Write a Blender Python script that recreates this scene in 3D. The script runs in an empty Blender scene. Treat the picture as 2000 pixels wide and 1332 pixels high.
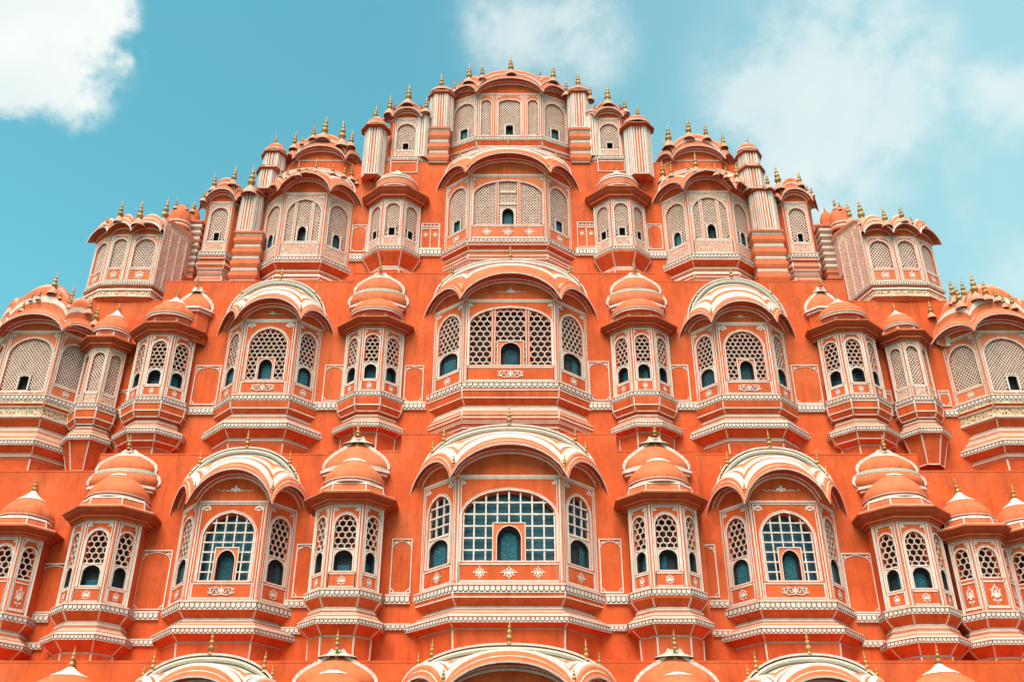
import bpy, math, random
from mathutils import Vector
random.seed(7)
SC = bpy.context.scene
COL = SC.collection
R = math.radians

# ------------------------------------------------------------------ camera
CAMZ = 1.6
TH = R(30.0)
F = 1972.0
cam_d = bpy.data.cameras.new("camera")
cam_d.sensor_width = 36.0
cam_d.lens = 36.0 * F / 2000.0
cam_d.clip_end = 5000.0
cam = bpy.data.objects.new("camera", cam_d)
COL.objects.link(cam)
cam.location = (0, 0, CAMZ)
cam.rotation_euler = (R(90) + TH, 0, 0)
SC.camera = cam

# ------------------------------------------------------------------ world: sky and clouds
SUN_EL, SUN_AZ = R(56), R(-165)      # the sun stands behind the viewer, a little to the left
W = bpy.data.worlds.new("World"); SC.world = W; W.use_nodes = True
wn = W.node_tree.nodes; wl = W.node_tree.links
wn.clear()
def WN(t, **kw):
    n = wn.new(t)
    for k, v in kw.items(): setattr(n, k, v)
    return n
sky = WN('ShaderNodeTexSky', sky_type='NISHITA', sun_disc=False, sun_elevation=SUN_EL, sun_rotation=SUN_AZ,
         air_density=1.0, dust_density=1.2, ozone_density=1.6)
tc = WN('ShaderNodeTexCoord')
def wmath(op, a, b=None, clamp=False):
    n = WN('ShaderNodeMath', operation=op, use_clamp=clamp)
    for i, x in enumerate((a, b)):
        if x is None: continue
        if isinstance(x, (int, float)): n.inputs[i].default_value = x
        else: wl.new(x, n.inputs[i])
    return n.outputs[0]
def sdir(px, py):
    v = Vector((px - 1000, F * math.cos(TH) - (666 - py) * math.sin(TH), F * math.sin(TH) + (666 - py) * math.cos(TH)))
    return v.normalized()
noise = WN('ShaderNodeTexNoise', noise_dimensions='3D')
noise.inputs['Scale'].default_value = 7.0; noise.inputs['Detail'].default_value = 9; noise.inputs['Roughness'].default_value = .55
noise.inputs['Distortion'].default_value = .35
wl.new(tc.outputs['Generated'], noise.inputs['Vector'])
noise2 = WN('ShaderNodeTexNoise', noise_dimensions='3D')
noise2.inputs['Scale'].default_value = 15.0; noise2.inputs['Detail'].default_value = 8; noise2.inputs['Roughness'].default_value = .6; noise2.inputs['Distortion'].default_value = .2
wl.new(tc.outputs['Generated'], noise2.inputs['Vector'])
def blob(px, py, rad, amt, power=1.0):
    d = sdir(px, py)
    vm = WN('ShaderNodeVectorMath', operation='DISTANCE'); wl.new(tc.outputs['Generated'], vm.inputs[0]); vm.inputs[1].default_value = d
    x = wmath('DIVIDE', vm.outputs['Value'], rad / F)
    x = wmath('SUBTRACT', 1.0, x, True)
    x = wmath('POWER', x, power)
    return wmath('MULTIPLY', x, amt)
hard = [(10, 40, 250, 1.5), (130, 40, 130, .8), (-40, 140, 150, 1.0), (50, 130, 110, .5)]
soft = [(940, 60, 120, .55), (1090, 20, 200, .70), (1160, 110, 110, .4), (1640, 170, 430, .26), (1850, 400, 300, .22), (1500, 150, 180, .40), (1620, 200, 280, .36), (1770, 160, 170, .25),
        (2000, 190, 110, .6), (1560, 290, 230, .25), (1990, 560, 110, .4), (1720, 50, 150, .16)]
def total(lst):
    s = None
    for b in lst:
        o = blob(*b); s = o if s is None else wmath('ADD', s, o)
    return s
nz = wmath('MULTIPLY', wmath('SUBTRACT', noise.outputs['Fac'], .5), 2.6)
th_ = total(hard)
nzb = wmath('MULTIPLY', wmath('SUBTRACT', noise2.outputs['Fac'], .5), 3.6)
h_ = wmath('ADD', th_, wmath('MULTIPLY', wmath('ADD', nz, nzb), wmath('MULTIPLY', th_, 2.5, True)))
mr = WN('ShaderNodeMapRange', interpolation_type='SMOOTHSTEP'); wl.new(h_, mr.inputs[0]); mr.inputs[1].default_value = .18; mr.inputs[2].default_value = 1.15
s_ = total(soft)
s2 = wmath('MULTIPLY', s_, wmath('ADD', .85, wmath('ADD', nz, wmath('MULTIPLY', nzb, .8))), True)
mr2 = WN('ShaderNodeMapRange', interpolation_type='SMOOTHSTEP'); wl.new(s2, mr2.inputs[0]); mr2.inputs[1].default_value = .04; mr2.inputs[2].default_value = .75
mr2.inputs[4].default_value = .66
mask = wmath('MAXIMUM', mr.outputs[0], mr2.outputs[0], True)
sep = WN('ShaderNodeSeparateXYZ'); wl.new(tc.outputs['Generated'], sep.inputs[0])
SKYS = .096
tint = WN('ShaderNodeMix', data_type='RGBA', blend_type='MULTIPLY'); tint.inputs[0].default_value = 1
wl.new(sky.outputs[0], tint.inputs[6]); tint.inputs[7].default_value = (1.15, 2.45, 1.74, 1)
# thin high haze towards the right-hand horizon
hz = WN('ShaderNodeMapRange', interpolation_type='SMOOTHSTEP'); wl.new(sep.outputs[0], hz.inputs[0]); hz.inputs[1].default_value = -.15; hz.inputs[2].default_value = .45
hz.inputs[4].default_value = .62
hzm = WN('ShaderNodeMix', data_type='RGBA'); wl.new(hz.outputs[0], hzm.inputs[0]); wl.new(tint.outputs[2], hzm.inputs[6]); hzm.inputs[7].default_value = (4.0, 6.3, 6.7, 1)
mx = WN('ShaderNodeMix', data_type='RGBA'); wl.new(mask, mx.inputs[0]); wl.new(hzm.outputs[2], mx.inputs[6]); cc = WN('ShaderNodeMix', data_type='RGBA'); wl.new(wmath('MULTIPLY', wmath('ADD', nz, .6), .9, True), cc.inputs[0])
cc.inputs[6].default_value = (5.6, 6.4, 6.5, 1); cc.inputs[7].default_value = (7.2, 7.5, 7.2, 1); wl.new(cc.outputs[2], mx.inputs[7])
bg = WN('ShaderNodeBackground'); bg.inputs['Strength'].default_value = SKYS
wl.new(mx.outputs[2], bg.inputs['Color'])
wo = WN('ShaderNodeOutputWorld'); wl.new(bg.outputs[0], wo.inputs['Surface'])

sun_d = bpy.data.lights.new("sun", 'SUN'); sun_d.energy = 4.1; sun_d.angle = R(42); sun_d.color = (1, .93, .84)
sun = bpy.data.objects.new("sun", sun_d); COL.objects.link(sun)
sdv = Vector((math.sin(SUN_AZ) * math.cos(SUN_EL), math.cos(SUN_AZ) * math.cos(SUN_EL), math.sin(SUN_EL)))
sun.rotation_euler = sdv.to_track_quat('Z', 'Y').to_euler(); sun.location = (-10, -20, 40)

SC.view_settings.view_transform = 'Standard'; SC.view_settings.look = 'None'
SC.view_settings.exposure = 0.5; SC.view_settings.gamma = 1
SC.view_settings.use_curve_mapping = False
SC.cycles.max_bounces = 6; SC.cycles.diffuse_bounces = 2

# ------------------------------------------------------------------ materials
def mat(name, col, var=.08, rough=.8, bump=.15, nscale=3.0, fine=60.0, stain=None, stain_amt=0.0, metallic=0.0, spec=.3, fade=None):
    m = bpy.data.materials.new(name); m.use_nodes = True
    nt = m.node_tree; N = nt.nodes; L = nt.links
    b = N['Principled BSDF']; b.inputs['Roughness'].default_value = rough; b.inputs['Metallic'].default_value = metallic
    b.inputs['Specular IOR Level'].default_value = spec
    t = N.new('ShaderNodeNewGeometry')
    n1 = N.new('ShaderNodeTexNoise'); n1.inputs['Scale'].default_value = nscale; n1.inputs['Detail'].default_value = 8; n1.inputs['Roughness'].default_value = .65
    L.new(t.outputs['Position'], n1.inputs['Vector'])
    cr = N.new('ShaderNodeMapRange'); L.new(n1.outputs['Fac'], cr.inputs[0]); cr.inputs[1].default_value = .25; cr.inputs[2].default_value = .75
    cr.inputs[3].default_value = 1 - var * 1.6; cr.inputs[4].default_value = 1 + var
    mm = N.new('ShaderNodeVectorMath'); mm.operation = 'SCALE'; mm.inputs[0].default_value = col[:3]; L.new(cr.outputs[0], mm.inputs['Scale'])
    out = mm.outputs[0]
    if stain:
        mp = N.new('ShaderNodeMapping'); mp.inputs['Scale'].default_value = (5.5, 5.5, .7); L.new(t.outputs['Position'], mp.inputs[0])
        n3 = N.new('ShaderNodeTexNoise'); n3.inputs['Scale'].default_value = 1.3; n3.inputs['Detail'].default_value = 9; n3.inputs['Roughness'].default_value = .7
        L.new(mp.outputs[0], n3.inputs['Vector'])
        r3 = N.new('ShaderNodeMapRange'); L.new(n3.outputs['Fac'], r3.inputs[0]); r3.inputs[1].default_value = .48; r3.inputs[2].default_value = .74
        r3.inputs[4].default_value = stain_amt
        mi = N.new('ShaderNodeMix'); mi.data_type = 'RGBA'; L.new(r3.outputs[0], mi.inputs[0]); L.new(out, mi.inputs[6]); mi.inputs[7].default_value = (*stain, 1)
        out = mi.outputs[2]
    if fade:
        n4 = N.new('ShaderNodeTexNoise'); n4.inputs['Scale'].default_value = .9; n4.inputs['Detail'].default_value = 10; n4.inputs['Roughness'].default_value = .72
        L.new(t.outputs['Position'], n4.inputs['Vector'])
        r4 = N.new('ShaderNodeMapRange'); L.new(n4.outputs['Fac'], r4.inputs[0]); r4.inputs[1].default_value = .48; r4.inputs[2].default_value = .78; r4.inputs[4].default_value = .75
        m4 = N.new('ShaderNodeMix'); m4.data_type = 'RGBA'; L.new(r4.outputs[0], m4.inputs[0]); L.new(out, m4.inputs[6]); m4.inputs[7].default_value = (*fade, 1)
        out = m4.outputs[2]
        n5 = N.new('ShaderNodeTexNoise'); n5.inputs['Scale'].default_value = 26; n5.inputs['Detail'].default_value = 6; n5.inputs['Roughness'].default_value = .8
        L.new(t.outputs['Position'], n5.inputs['Vector'])
        r5 = N.new('ShaderNodeMapRange'); L.new(n5.outputs['Fac'], r5.inputs[0]); r5.inputs[1].default_value = .64; r5.inputs[2].default_value = .74; r5.inputs[4].default_value = .6
        m5 = N.new('ShaderNodeMix'); m5.data_type = 'RGBA'; L.new(r5.outputs[0], m5.inputs[0]); L.new(out, m5.inputs[6]); m5.inputs[7].default_value = (stain[0] * .8, stain[1], stain[2], 1)
        out = m5.outputs[2]
    L.new(out, b.inputs['Base Color'])
    n2 = N.new('ShaderNodeTexNoise'); n2.inputs['Scale'].default_value = fine; n2.inputs['Detail'].default_value = 5
    L.new(t.outputs['Position'], n2.inputs['Vector'])
    bp = N.new('ShaderNodeBump'); bp.inputs['Strength'].default_value = bump; bp.inputs['Distance'].default_value = .02
    L.new(n2.outputs['Fac'], bp.inputs['Height']); L.new(bp.outputs[0], b.inputs['Normal'])
    return m

def pattern(name, c1, c2, scale, lo, hi, kind='vor', bump=.5, rough=.8):
    """white carved / painted filigree over a plaster ground"""
    m = bpy.data.materials.new(name); m.use_nodes = True
    nt = m.node_tree; N = nt.nodes; L = nt.links
    b = N['Principled BSDF']; b.inputs['Roughness'].default_value = rough; b.inputs['Specular IOR Level'].default_value = .3
    t = N.new('ShaderNodeNewGeometry')
    w = N.new('ShaderNodeTexNoise'); w.inputs['Scale'].default_value = scale * .35; w.inputs['Detail'].default_value = 2
    L.new(t.outputs['Position'], w.inputs['Vector'])
    ad = N.new('ShaderNodeVectorMath'); ad.operation = 'MULTIPLY_ADD'; L.new(w.outputs['Color'], ad.inputs[0])
    ad.inputs[1].default_value = (1.6 / scale,) * 3; L.new(t.outputs['Position'], ad.inputs[2])
    v = N.new('ShaderNodeTexVoronoi'); v.feature = 'DISTANCE_TO_EDGE' if kind == 'vor' else 'F1'; v.inputs['Scale'].default_value = scale
    L.new(ad.outputs[0], v.inputs['Vector'])
    mr = N.new('ShaderNodeMapRange'); L.new(v.outputs['Distance'], mr.inputs[0]); mr.inputs[1].default_value = lo; mr.inputs[2].default_value = hi
    mi = N.new('ShaderNodeMix'); mi.data_type = 'RGBA'; L.new(mr.outputs[0], mi.inputs[0]); mi.inputs[6].default_value = (*c1, 1); mi.inputs[7].default_value = (*c2, 1)
    n1 = N.new('ShaderNodeTexNoise'); n1.inputs['Scale'].default_value = 4; n1.inputs['Detail'].default_value = 8
    L.new(t.outputs['Position'], n1.inputs['Vector'])
    r1 = N.new('ShaderNodeMapRange'); L.new(n1.outputs['Fac'], r1.inputs[0]); r1.inputs[3].default_value = .78; r1.inputs[4].default_value = 1.16
    sc_ = N.new('ShaderNodeVectorMath'); sc_.operation = 'SCALE'; L.new(mi.outputs[2], sc_.inputs[0]); L.new(r1.outputs[0], sc_.inputs['Scale'])
    L.new(sc_.outputs[0], b.inputs['Base Color'])
    bp = N.new('ShaderNodeBump'); bp.inputs['Strength'].default_value = bump; bp.inputs['Distance'].default_value = .015; bp.invert = True
    L.new(mr.outputs[0], bp.inputs['Height']); L.new(bp.outputs[0], b.inputs['Normal'])
    return m

ORC = (.66, .080, .014)
WHC = (.72, .53, .47)
M = {
    'orange': mat('orange plaster', ORC, .17, .85, .22, 2.2, 45, (.34, .040, .011), .92, fade=(.68, .150, .058)),
    'darkred': mat('dark red undersides', (.40, .060, .018), .2, .85, .25, 4.0, 40, (.22, .035, .015), .6),  # eaves, hood soffits and tower caps get a darker red than the plaster
    'coral': mat('coral plaster', (.66, .125, .042), .10, .8, .2, 3.0, 55, (.36, .060, .020), .85, fade=(.70, .20, .105)),
    'pink': mat('faded pink limewash', (.62, .25, .165), .16, .85, .2, 6.0, 50, (.60, .40, .31), .6),
    'white': mat('white limewash', WHC, .10, .85, .25, 7.0, 70, (.44, .23, .15), .6, fade=(.70, .38, .29)),
    'cream': pattern('carved cream moulding', (.64, .54, .45), (.48, .38, .30), 26, .03, .50, 'f1', .5),
    'filigree': pattern('white filigree on coral', (.64, .43, .36), (.62, .16, .075), 21, .07, .17, 'vor', .5),
    'friezepat': pattern('gilded scroll frieze', (.60, .46, .30), (.56, .085, .022), 15, .10, .20, 'vor', .6),
    'line': mat('dark scallop outline', (.11, .055, .04), .2, .9, .1),
    'screen': mat('stone lattice bars', (.68, .40, .325), .12, .85, .2, 8),
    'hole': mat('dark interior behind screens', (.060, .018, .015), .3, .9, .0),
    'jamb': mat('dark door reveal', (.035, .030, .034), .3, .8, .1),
    'teal': pattern('teal carved shutter', (.008, .075, .105), (.040, .18, .21), 30, .05, .30, 'vor', .9, .5),
    'tealdark': pattern('dark teal carved shutter', (.005, .04, .058), (.022, .10, .12), 30, .05, .30, 'vor', .9, .5),
    'glass': None,
    'gold': mat('weathered gilt', (.50, .24, .075), .35, .45, .3, 9, 40, (.14, .055, .03), .6, .35, .5),
    'ground': mat('street paving', (.10, .09, .08), .15, .9, .3, 1.2, 12),
}
g = bpy.data.materials.new('dusty window glass'); g.use_nodes = True
gb = g.node_tree.nodes['Principled BSDF']; gb.inputs['Roughness'].default_value = .22; gb.inputs['Specular IOR Level'].default_value = .5
gn = g.node_tree.nodes.new('ShaderNodeTexNoise'); gn.inputs['Scale'].default_value = 3.5
gg = g.node_tree.nodes.new('ShaderNodeNewGeometry'); g.node_tree.links.new(gg.outputs['Position'], gn.inputs['Vector'])
gc = g.node_tree.nodes.new('ShaderNodeValToRGB'); gc.color_ramp.elements[0].position = .3; gc.color_ramp.elements[1].position = .7
gc.color_ramp.elements[0].color = (.012, .030, .048, 1); gc.color_ramp.elements[1].color = (.030, .080, .115, 1)
g.node_tree.links.new(gn.outputs['Fac'], gc.inputs[0]); g.node_tree.links.new(gc.outputs[0], gb.inputs['Base Color'])
M['glass'] = g

# ------------------------------------------------------------------ helpers
ORG = {}     # world origin of each object, so that children can be given local positions

class MB:
    def __init__(s): s.v = []; s.f = []; s.m = []; s.sm = []; s.names = []
    def mi(s, k):
        if k not in s.names: s.names.append(k)
        return s.names.index(k)
    def poly(s, pts, k):
        b = len(s.v); s.v.extend([tuple(p) for p in pts]); s.f.append(tuple(range(b, b + len(pts)))); s.m.append(s.mi(k)); s.sm.append(False)
    def grid(s, rings, mats, closed=False, smooth=False):
        """loft between rings (equal point counts); mats: one key or one per gap"""
        n = len(rings[0]); c = n if closed else n - 1
        if smooth:
            b = len(s.v)
            for r in rings: s.v.extend([tuple(p) for p in r])
            for i in range(len(rings) - 1):
                k = mats if isinstance(mats, str) else mats[i]
                for j in range(c):
                    j2 = (j + 1) % n
                    s.f.append((b + i * n + j, b + i * n + j2, b + (i + 1) * n + j2, b + (i + 1) * n + j)); s.m.append(s.mi(k)); s.sm.append(True)
        else:
            for i in range(len(rings) - 1):
                k = mats if isinstance(mats, str) else mats[i]
                for j in range(c):
                    j2 = (j + 1) % n
                    s.poly((rings[i][j], rings[i][j2], rings[i + 1][j2], rings[i + 1][j]), k)
    def box(s, x0, x1, y0, y1, z0, z1, k):
        p = [(x0, y0, z0), (x1, y0, z0), (x1, y1, z0), (x0, y1, z0), (x0, y0, z1), (x1, y0, z1), (x1, y1, z1), (x0, y1, z1)]
        for q in ((0, 1, 5, 4), (1, 2, 6, 5), (2, 3, 7, 6), (3, 0, 4, 7), (4, 5, 6, 7), (3, 2, 1, 0)):
            s.poly([p[i] for i in q], k)
    def bar(s, p0, p1, w, nrm, k, t=.012):
        """thin raised strip between two points, lying on a surface of normal nrm"""
        p0, p1, nrm = Vector(p0), Vector(p1), Vector(nrm).normalized()
        d = p1 - p0
        if d.length < 1e-5: return
        sd = d.cross(nrm)
        if sd.length < 1e-6: return
        sd = sd.normalized() * w / 2; up = nrm * t
        a, b, c, e = p0 - sd, p0 + sd, p1 + sd, p1 - sd
        s.poly((a + up, b + up, c + up, e + up), k); s.poly((a, a + up, e + up, e), k); s.poly((b + up, b, c, c + up), k)
    def reg(s):
        n0 = len(GV); GV.extend(s.v); GF.extend([tuple(i + n0 for i in f) for f in s.f])
    def build(s, name, parent=None, org=(0, 0, 0), label=None, shared=False):
        me = bpy.data.meshes.new(name)
        ox, oy, oz = org; s.reg()
        me.from_pydata([(x - ox, y - oy, z - oz) for x, y, z in s.v], [], s.f)
        for k in s.names: me.materials.append(M[k])
        me.polygons.foreach_set('material_index', s.m); me.polygons.foreach_set('use_smooth', s.sm)
        me.update()
        return place(name, me, parent, org, label)

def place(name, data, parent=None, org=(0, 0, 0), label=None, scale=None):
    o = bpy.data.objects.new(name, data); COL.objects.link(o)
    ORG[o] = Vector(org)
    if parent is not None:
        o.parent = parent; o.location = Vector(org) - ORG[parent]
    else: o.location = org
    if scale: o.scale = scale
    if label: o['label'] = label
    return o

def P(px, py, Y):
    """the point of the plane y = Y that the photograph shows at (px, py)"""
    dy = F * math.cos(TH) - (666 - py) * math.sin(TH); dz = F * math.sin(TH) + (666 - py) * math.cos(TH)
    t = Y / dy
    return (px - 1000) * t, dz * t + CAMZ
def PX(px, py, Y): return P(px, py, Y)[0]
def PZ(py, Y): return P(1000, py, Y)[1]

class Fr:
    """a flat frame: origin, u along, v up, n outwards"""
    def __init__(s, A, B, z0, z1=None):
        s.o = Vector((A[0], A[1], z0)); U = Vector((B[0] - A[0], B[1] - A[1], 0)); s.w = U.length; s.U = U.normalized()
        s.V = Vector((0, 0, 1)); s.N = Vector((s.U.y, -s.U.x, 0)); s.h = (z1 - z0) if z1 is not None else 0
    def p(s, u, v, d=0.0): return s.o + s.U * u + s.V * v + s.N * d
    def line(s, mb, u0, v0, u1, v1, w, k='white', d=0.0, t=.010):
        w *= random.uniform(.80, 1.14); mb.bar(s.p(u0, v0, d), s.p(u1, v1, d), w, s.N, k, t)
    def rect(s, mb, u0, v0, u1, v1, w, k='white', d=0.0, t=.010):
        h = w / 2
        s.line(mb, u0, v0 - h, u0, v1 + h, w, k, d, t); s.line(mb, u1, v0 - h, u1, v1 + h, w, k, d, t)
        s.line(mb, u0 + h, v0, u1 - h, v0, w, k, d, t); s.line(mb, u0 + h, v1, u1 - h, v1, w, k, d, t)
    def fill(s, mb, u0, v0, u1, v1, k, d=0.0): mb.poly((s.p(u0, v0, d), s.p(u1, v0, d), s.p(u1, v1, d), s.p(u0, v1, d)), k)
    def path(s, mb, pts, w, k='white', d=0.0, t=.010):
        for a, b in zip(pts, pts[1:]): s.line(mb, a[0], a[1], b[0], b[1], w, k, d, t)

def offset_plan(pts, o):
    pts = [Vector(p) for p in pts]; n = len(pts)
    segs = []
    for a, b in zip(pts, pts[1:]):
        d = (b - a).normalized(); nr = Vector((d.y, -d.x)); segs.append((a + nr * o, d))
    out = []
    def at_y(seg, y):
        a, d = seg
        if abs(d.y) < .6: return a.copy()
        t = (y - a.y) / d.y; return a + d * t
    out.append(at_y(segs[0], pts[0].y))
    for i in range(1, n - 1):
        (a, d), (b, e) = segs[i - 1], segs[i]
        cr = d.x * e.y - d.y * e.x
        if abs(cr) < 1e-6: out.append(b.copy()); continue
        t = ((b.x - a.x) * e.y - (b.y - a.y) * e.x) / cr; out.append(a + d * t)
    out.append(at_y(segs[-1], pts[-1].y) if abs(segs[-1][1].y) >= .6 else segs[-1][0] + (pts[-1] - pts[-2]))
    return [(p.x, p.y) for p in out]

def ring(plan, o, z): return [(x, y, z) for x, y in offset_plan(plan, o)]

def arch_v(t):
    """normalised arch height, t in -1..1, a little pointed"""
    a = min(1.0, abs(t)); return (1 - a ** 2.3) ** .60 * .97 + .03 * max(0, 1 - a * 4) ** 1.5
class Arch:
    def __init__(s, u0, u1, vb, vs, va, n=14): s.u0, s.u1, s.vb, s.vs, s.va, s.n = u0, u1, vb, vs, va, n
    def top(s, u):
        t = (u - (s.u0 + s.u1) / 2) / ((s.u1 - s.u0) / 2); return s.vs + (s.va - s.vs) * arch_v(t)
    def inside(s, u, v): return s.u0 < u < s.u1 and s.vb < v < s.top(u)
    def contour(s, g=0.0):
        c = (s.u0 + s.u1) / 2; h = (s.u1 - s.u0) / 2
        pts = [(s.u0 - g, s.vb)]
        for i in range(s.n + 1):
            t = -math.cos(math.pi * i / s.n); pts.append((c + (h + g) * t, s.vs + (s.va + g - s.vs) * arch_v(t)))
        pts.append((s.u1 + g, s.vb)); return pts
def holed(mb, fr, u0, v0, u1, v1, ar, k, d=0.0, depth=.08, kj='orange'):
    """rectangle with an arched hole and its reveal"""
    if ar.u0 > u0: fr.fill(mb, u0, v0, ar.u0, v1, k, d)
    if u1 > ar.u1: fr.fill(mb, ar.u1, v0, u1, v1, k, d)
    if ar.vb > v0: fr.fill(mb, ar.u0, v0, ar.u1, ar.vb, k, d)
    c = ar.contour()
    for a, b in zip(c[1:-1], c[2:-1]): mb.poly((fr.p(a[0], a[1], d), fr.p(b[0], b[1], d), fr.p(b[0], v1, d), fr.p(a[0], v1, d)), k)
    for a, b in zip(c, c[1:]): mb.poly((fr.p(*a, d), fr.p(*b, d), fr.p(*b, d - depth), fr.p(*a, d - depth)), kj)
    mb.poly((fr.p(ar.u0, ar.vb, d), fr.p(ar.u1, ar.vb, d), fr.p(ar.u1, ar.vb, d - depth), fr.p(ar.u0, ar.vb, d - depth)), kj)

def clipseg(ok, a, b):
    ia, ib = ok(*a), ok(*b)
    if not ia and not ib: return None
    if ia and ib: return a, b
    if ib: a, b = b, a
    lo, hi = 0.0, 1.0
    for _ in range(7):
        m = (lo + hi) / 2
        if ok(a[0] + (b[0] - a[0]) * m, a[1] + (b[1] - a[1]) * m): lo = m
        else: hi = m
    return a, (a[0] + (b[0] - a[0]) * lo, a[1] + (b[1] - a[1]) * lo)

def screen(mb, fr, ar, kind, cell, d, hole=None):
    def ok(u, v):
        if not ar.inside(u, v): return False
        return not (hole and hole[0] < u < hole[1] and hole[2] - .01 < v < hole[3])
    u0, u1, v0, v1 = ar.u0, ar.u1, ar.vb, ar.va
    cu = (u0 + u1) / 2
    if kind == 'hex':
        r = cell / 1.732; dv = 1.5 * r; j = 0; v = v0 - r
        bw = cell * .17
        while v < v1 + r:
            off = cell / 2 if j % 2 else 0
            k = -int((cu - u0) / cell) - 2
            while cu + k * cell + off < u1 + cell:
                c = cu + k * cell + off
                jj = lambda: random.uniform(-.03, .03) * cell
                pts = [(c + r * math.sin(math.pi / 3 * q), v + r * math.cos(math.pi / 3 * q)) for q in range(4)]
                for a, b in zip(pts, pts[1:]):
                    s = clipseg(ok, a, b)
                    if s: fr.line(mb, *s[0], *s[1], bw, 'screen', d, .03)
                k += 1
            v += dv; j += 1
    elif kind == 'lat':
        bw = cell * .34; H = v1 - v0; Wd = u1 - u0
        for sl, wgt in ((1.25, 1.0), (-1.25, .8)):
            x = u0 - H / 1.25 - cell
            while x < u1 + H / 1.25 + cell:
                n = max(2, int(H / .12)); prev = None
                for i in range(n):
                    a = (x + (H / n * i) / sl, v0 + H / n * i); b = (x + (H / n * (i + 1)) / sl, v0 + H / n * (i + 1))
                    s = clipseg(ok, a, b)
                    if s: fr.line(mb, *s[0], *s[1], bw * wgt, 'screen', d + (.004 if sl < 0 else 0), .012)
                x += cell
    elif kind == 'grid':
        nu = max(2, round((u1 - u0) / cell)); cu_ = (u1 - u0) / nu
        for i in range(0, nu + 1):
            u = u0 + cu_ * i; u = min(max(u, u0 + .018), u1 - .018)
            vv = v0; n = 24
            for q in range(n):
                s = clipseg(ok, (u, v0 + (v1 - v0) * q / n), (u, v0 + (v1 - v0) * (q + 1) / n))
                if s: fr.line(mb, *s[0], *s[1], cell * .135, 'white', d, .03)
        nv = max(2, round((v1 - v0) / cell)); cv = (v1 - v0) / nv
        for i in range(0, nv + 1):
            v = v0 + cv * i + (.018 if i == 0 else 0); n = 16
            for q in range(n):
                s = clipseg(ok, (u0 + (u1 - u0) * q / n, v), (u0 + (u1 - u0) * (q + 1) / n, v))
                if s: fr.line(mb, *s[0], *s[1], cell * .135, 'white', d, .034)

def ell(mb, fr, cu, cv, a, b, rot, d, k='white', n=8):
    c, s = math.cos(rot), math.sin(rot); pts = []
    for i in range(n):
        t = 2 * math.pi * i / n; x, y = a * math.cos(t), b * math.sin(t); pts.append(fr.p(cu + x * c - y * s, cv + x * s + y * c, d))
    mb.poly(pts, k)
def motif(mb, fr, cu, cv, w, h, kind='bud', d=.006):
    """floral emblem in raised white plaster: mirrored petals round a bud"""
    e = lambda x, y, a, b, r=0: [ell(mb, fr, cu + sx * x * w, cv + y * h, a * w, b * h, sx * r, d + .0015 * (q_[0] % 3), 'white') for sx in ((1, -1) if abs(x) > 1e-4 else (1,)) if not q_.__setitem__(0, q_[0] + 1)]
    q_ = [0]
    if kind == 'bud':
        e(0, 0, .13, .22); e(.20, -.05, .09, .20, -.5); e(.30, .16, .06, .13, -.6); e(.16, .27, .06, .12, .3); e(0, .40, .05, .12); e(.22, -.32, .14, .06, .5); e(0, -.40, .04, .12); e(.36, -.08, .05, .10, .4)
    elif kind == 'diamond':
        e(0, 0, .12, .17); e(.20, 0, .08, .15, .3); e(.10, .24, .06, .12, -.4); e(.10, -.24, .06, .12, .4); e(0, .40, .04, .12); e(0, -.40, .04, .12); e(.36, .04, .07, .07); e(.26, .2, .05, .06); e(.26, -.2, .05, .06); e(.47, 0, .05, .03)
    elif kind == 'scroll':
        for sx in (1, -1):
            for c0, dr, r0 in ((.16, 1, .40), (.34, -1, .36)):
                pts = []
                for i in range(15):
                    t = i / 14; an = t * 7.5 * dr + (0 if dr > 0 else 3.0); rr_ = r0 * (1 - t * .85)
                    pts.append((cu + sx * (c0 * w + rr_ * h * .9 * math.cos(an) * .9), cv + rr_ * h * math.sin(an)))
                fr.path(mb, pts, h * .10, 'white', d, .008)
            fr.path(mb, [(cu, cv - h * .3), (cu + sx * w * .25, cv - h * .42), (cu + sx * w * .5, cv - h * .1)], h * .09, 'white', d, .008)
        e(0, .05, .04, .42); e(.08, .12, .025, .25, -.5); e(.25, .30, .04, .10, -.4); e(.44, .22, .03, .12, -.3); e(.46, -.20, .03, .10, .3)
    elif kind == 'corner':
        e(0, .12, .30, .14, .3); e(.30, -.05, .12, .28, .4); e(.05, -.28, .16, .12); e(0, .4, .16, .08)
    elif kind == 'wing':
        e(0, .12, .035, .26); e(0, -.12, .05, .08); e(.08, .0, .045, .14, -.4); e(.19, -.10, .10, .035, .1); e(.33, -.10, .08, .028, -.2); e(.45, -.05, .05, .03, .5)

def lobes(mb, A, B, z, hb, nrm, lw, d0=.004):
    A, B = Vector(A), Vector(B); L = (B - A).length
    if L < .03: return
    n = max(1, round(L / lw)); U = (B - A).normalized(); w = L / n; N = Vector(nrm)
    for i in range(n):
        c = A + U * w * (i + .5); c.z = z
        for q, (k, sc, dd) in enumerate((('line', .48, d0), ('white', .40, d0 + .008))):
            hw = w * sc; hh = hb * (.90 if q == 0 else .78); top = -hb * .06
            pts = [c + U * (-hw) + Vector((0, 0, top)) + N * dd]
            for t in range(7):
                an = math.pi + math.pi * t / 6
                pts.append(c + U * (hw * math.cos(an)) + Vector((0, 0, -(hh - hw) + hw * math.sin(an) if hh > hw else -hh + hh * math.sin(an) * .5)) + N * dd)
            pts.append(c + U * hw + Vector((0, 0, top)) + N * dd)
            mb.poly(pts, k)

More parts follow.
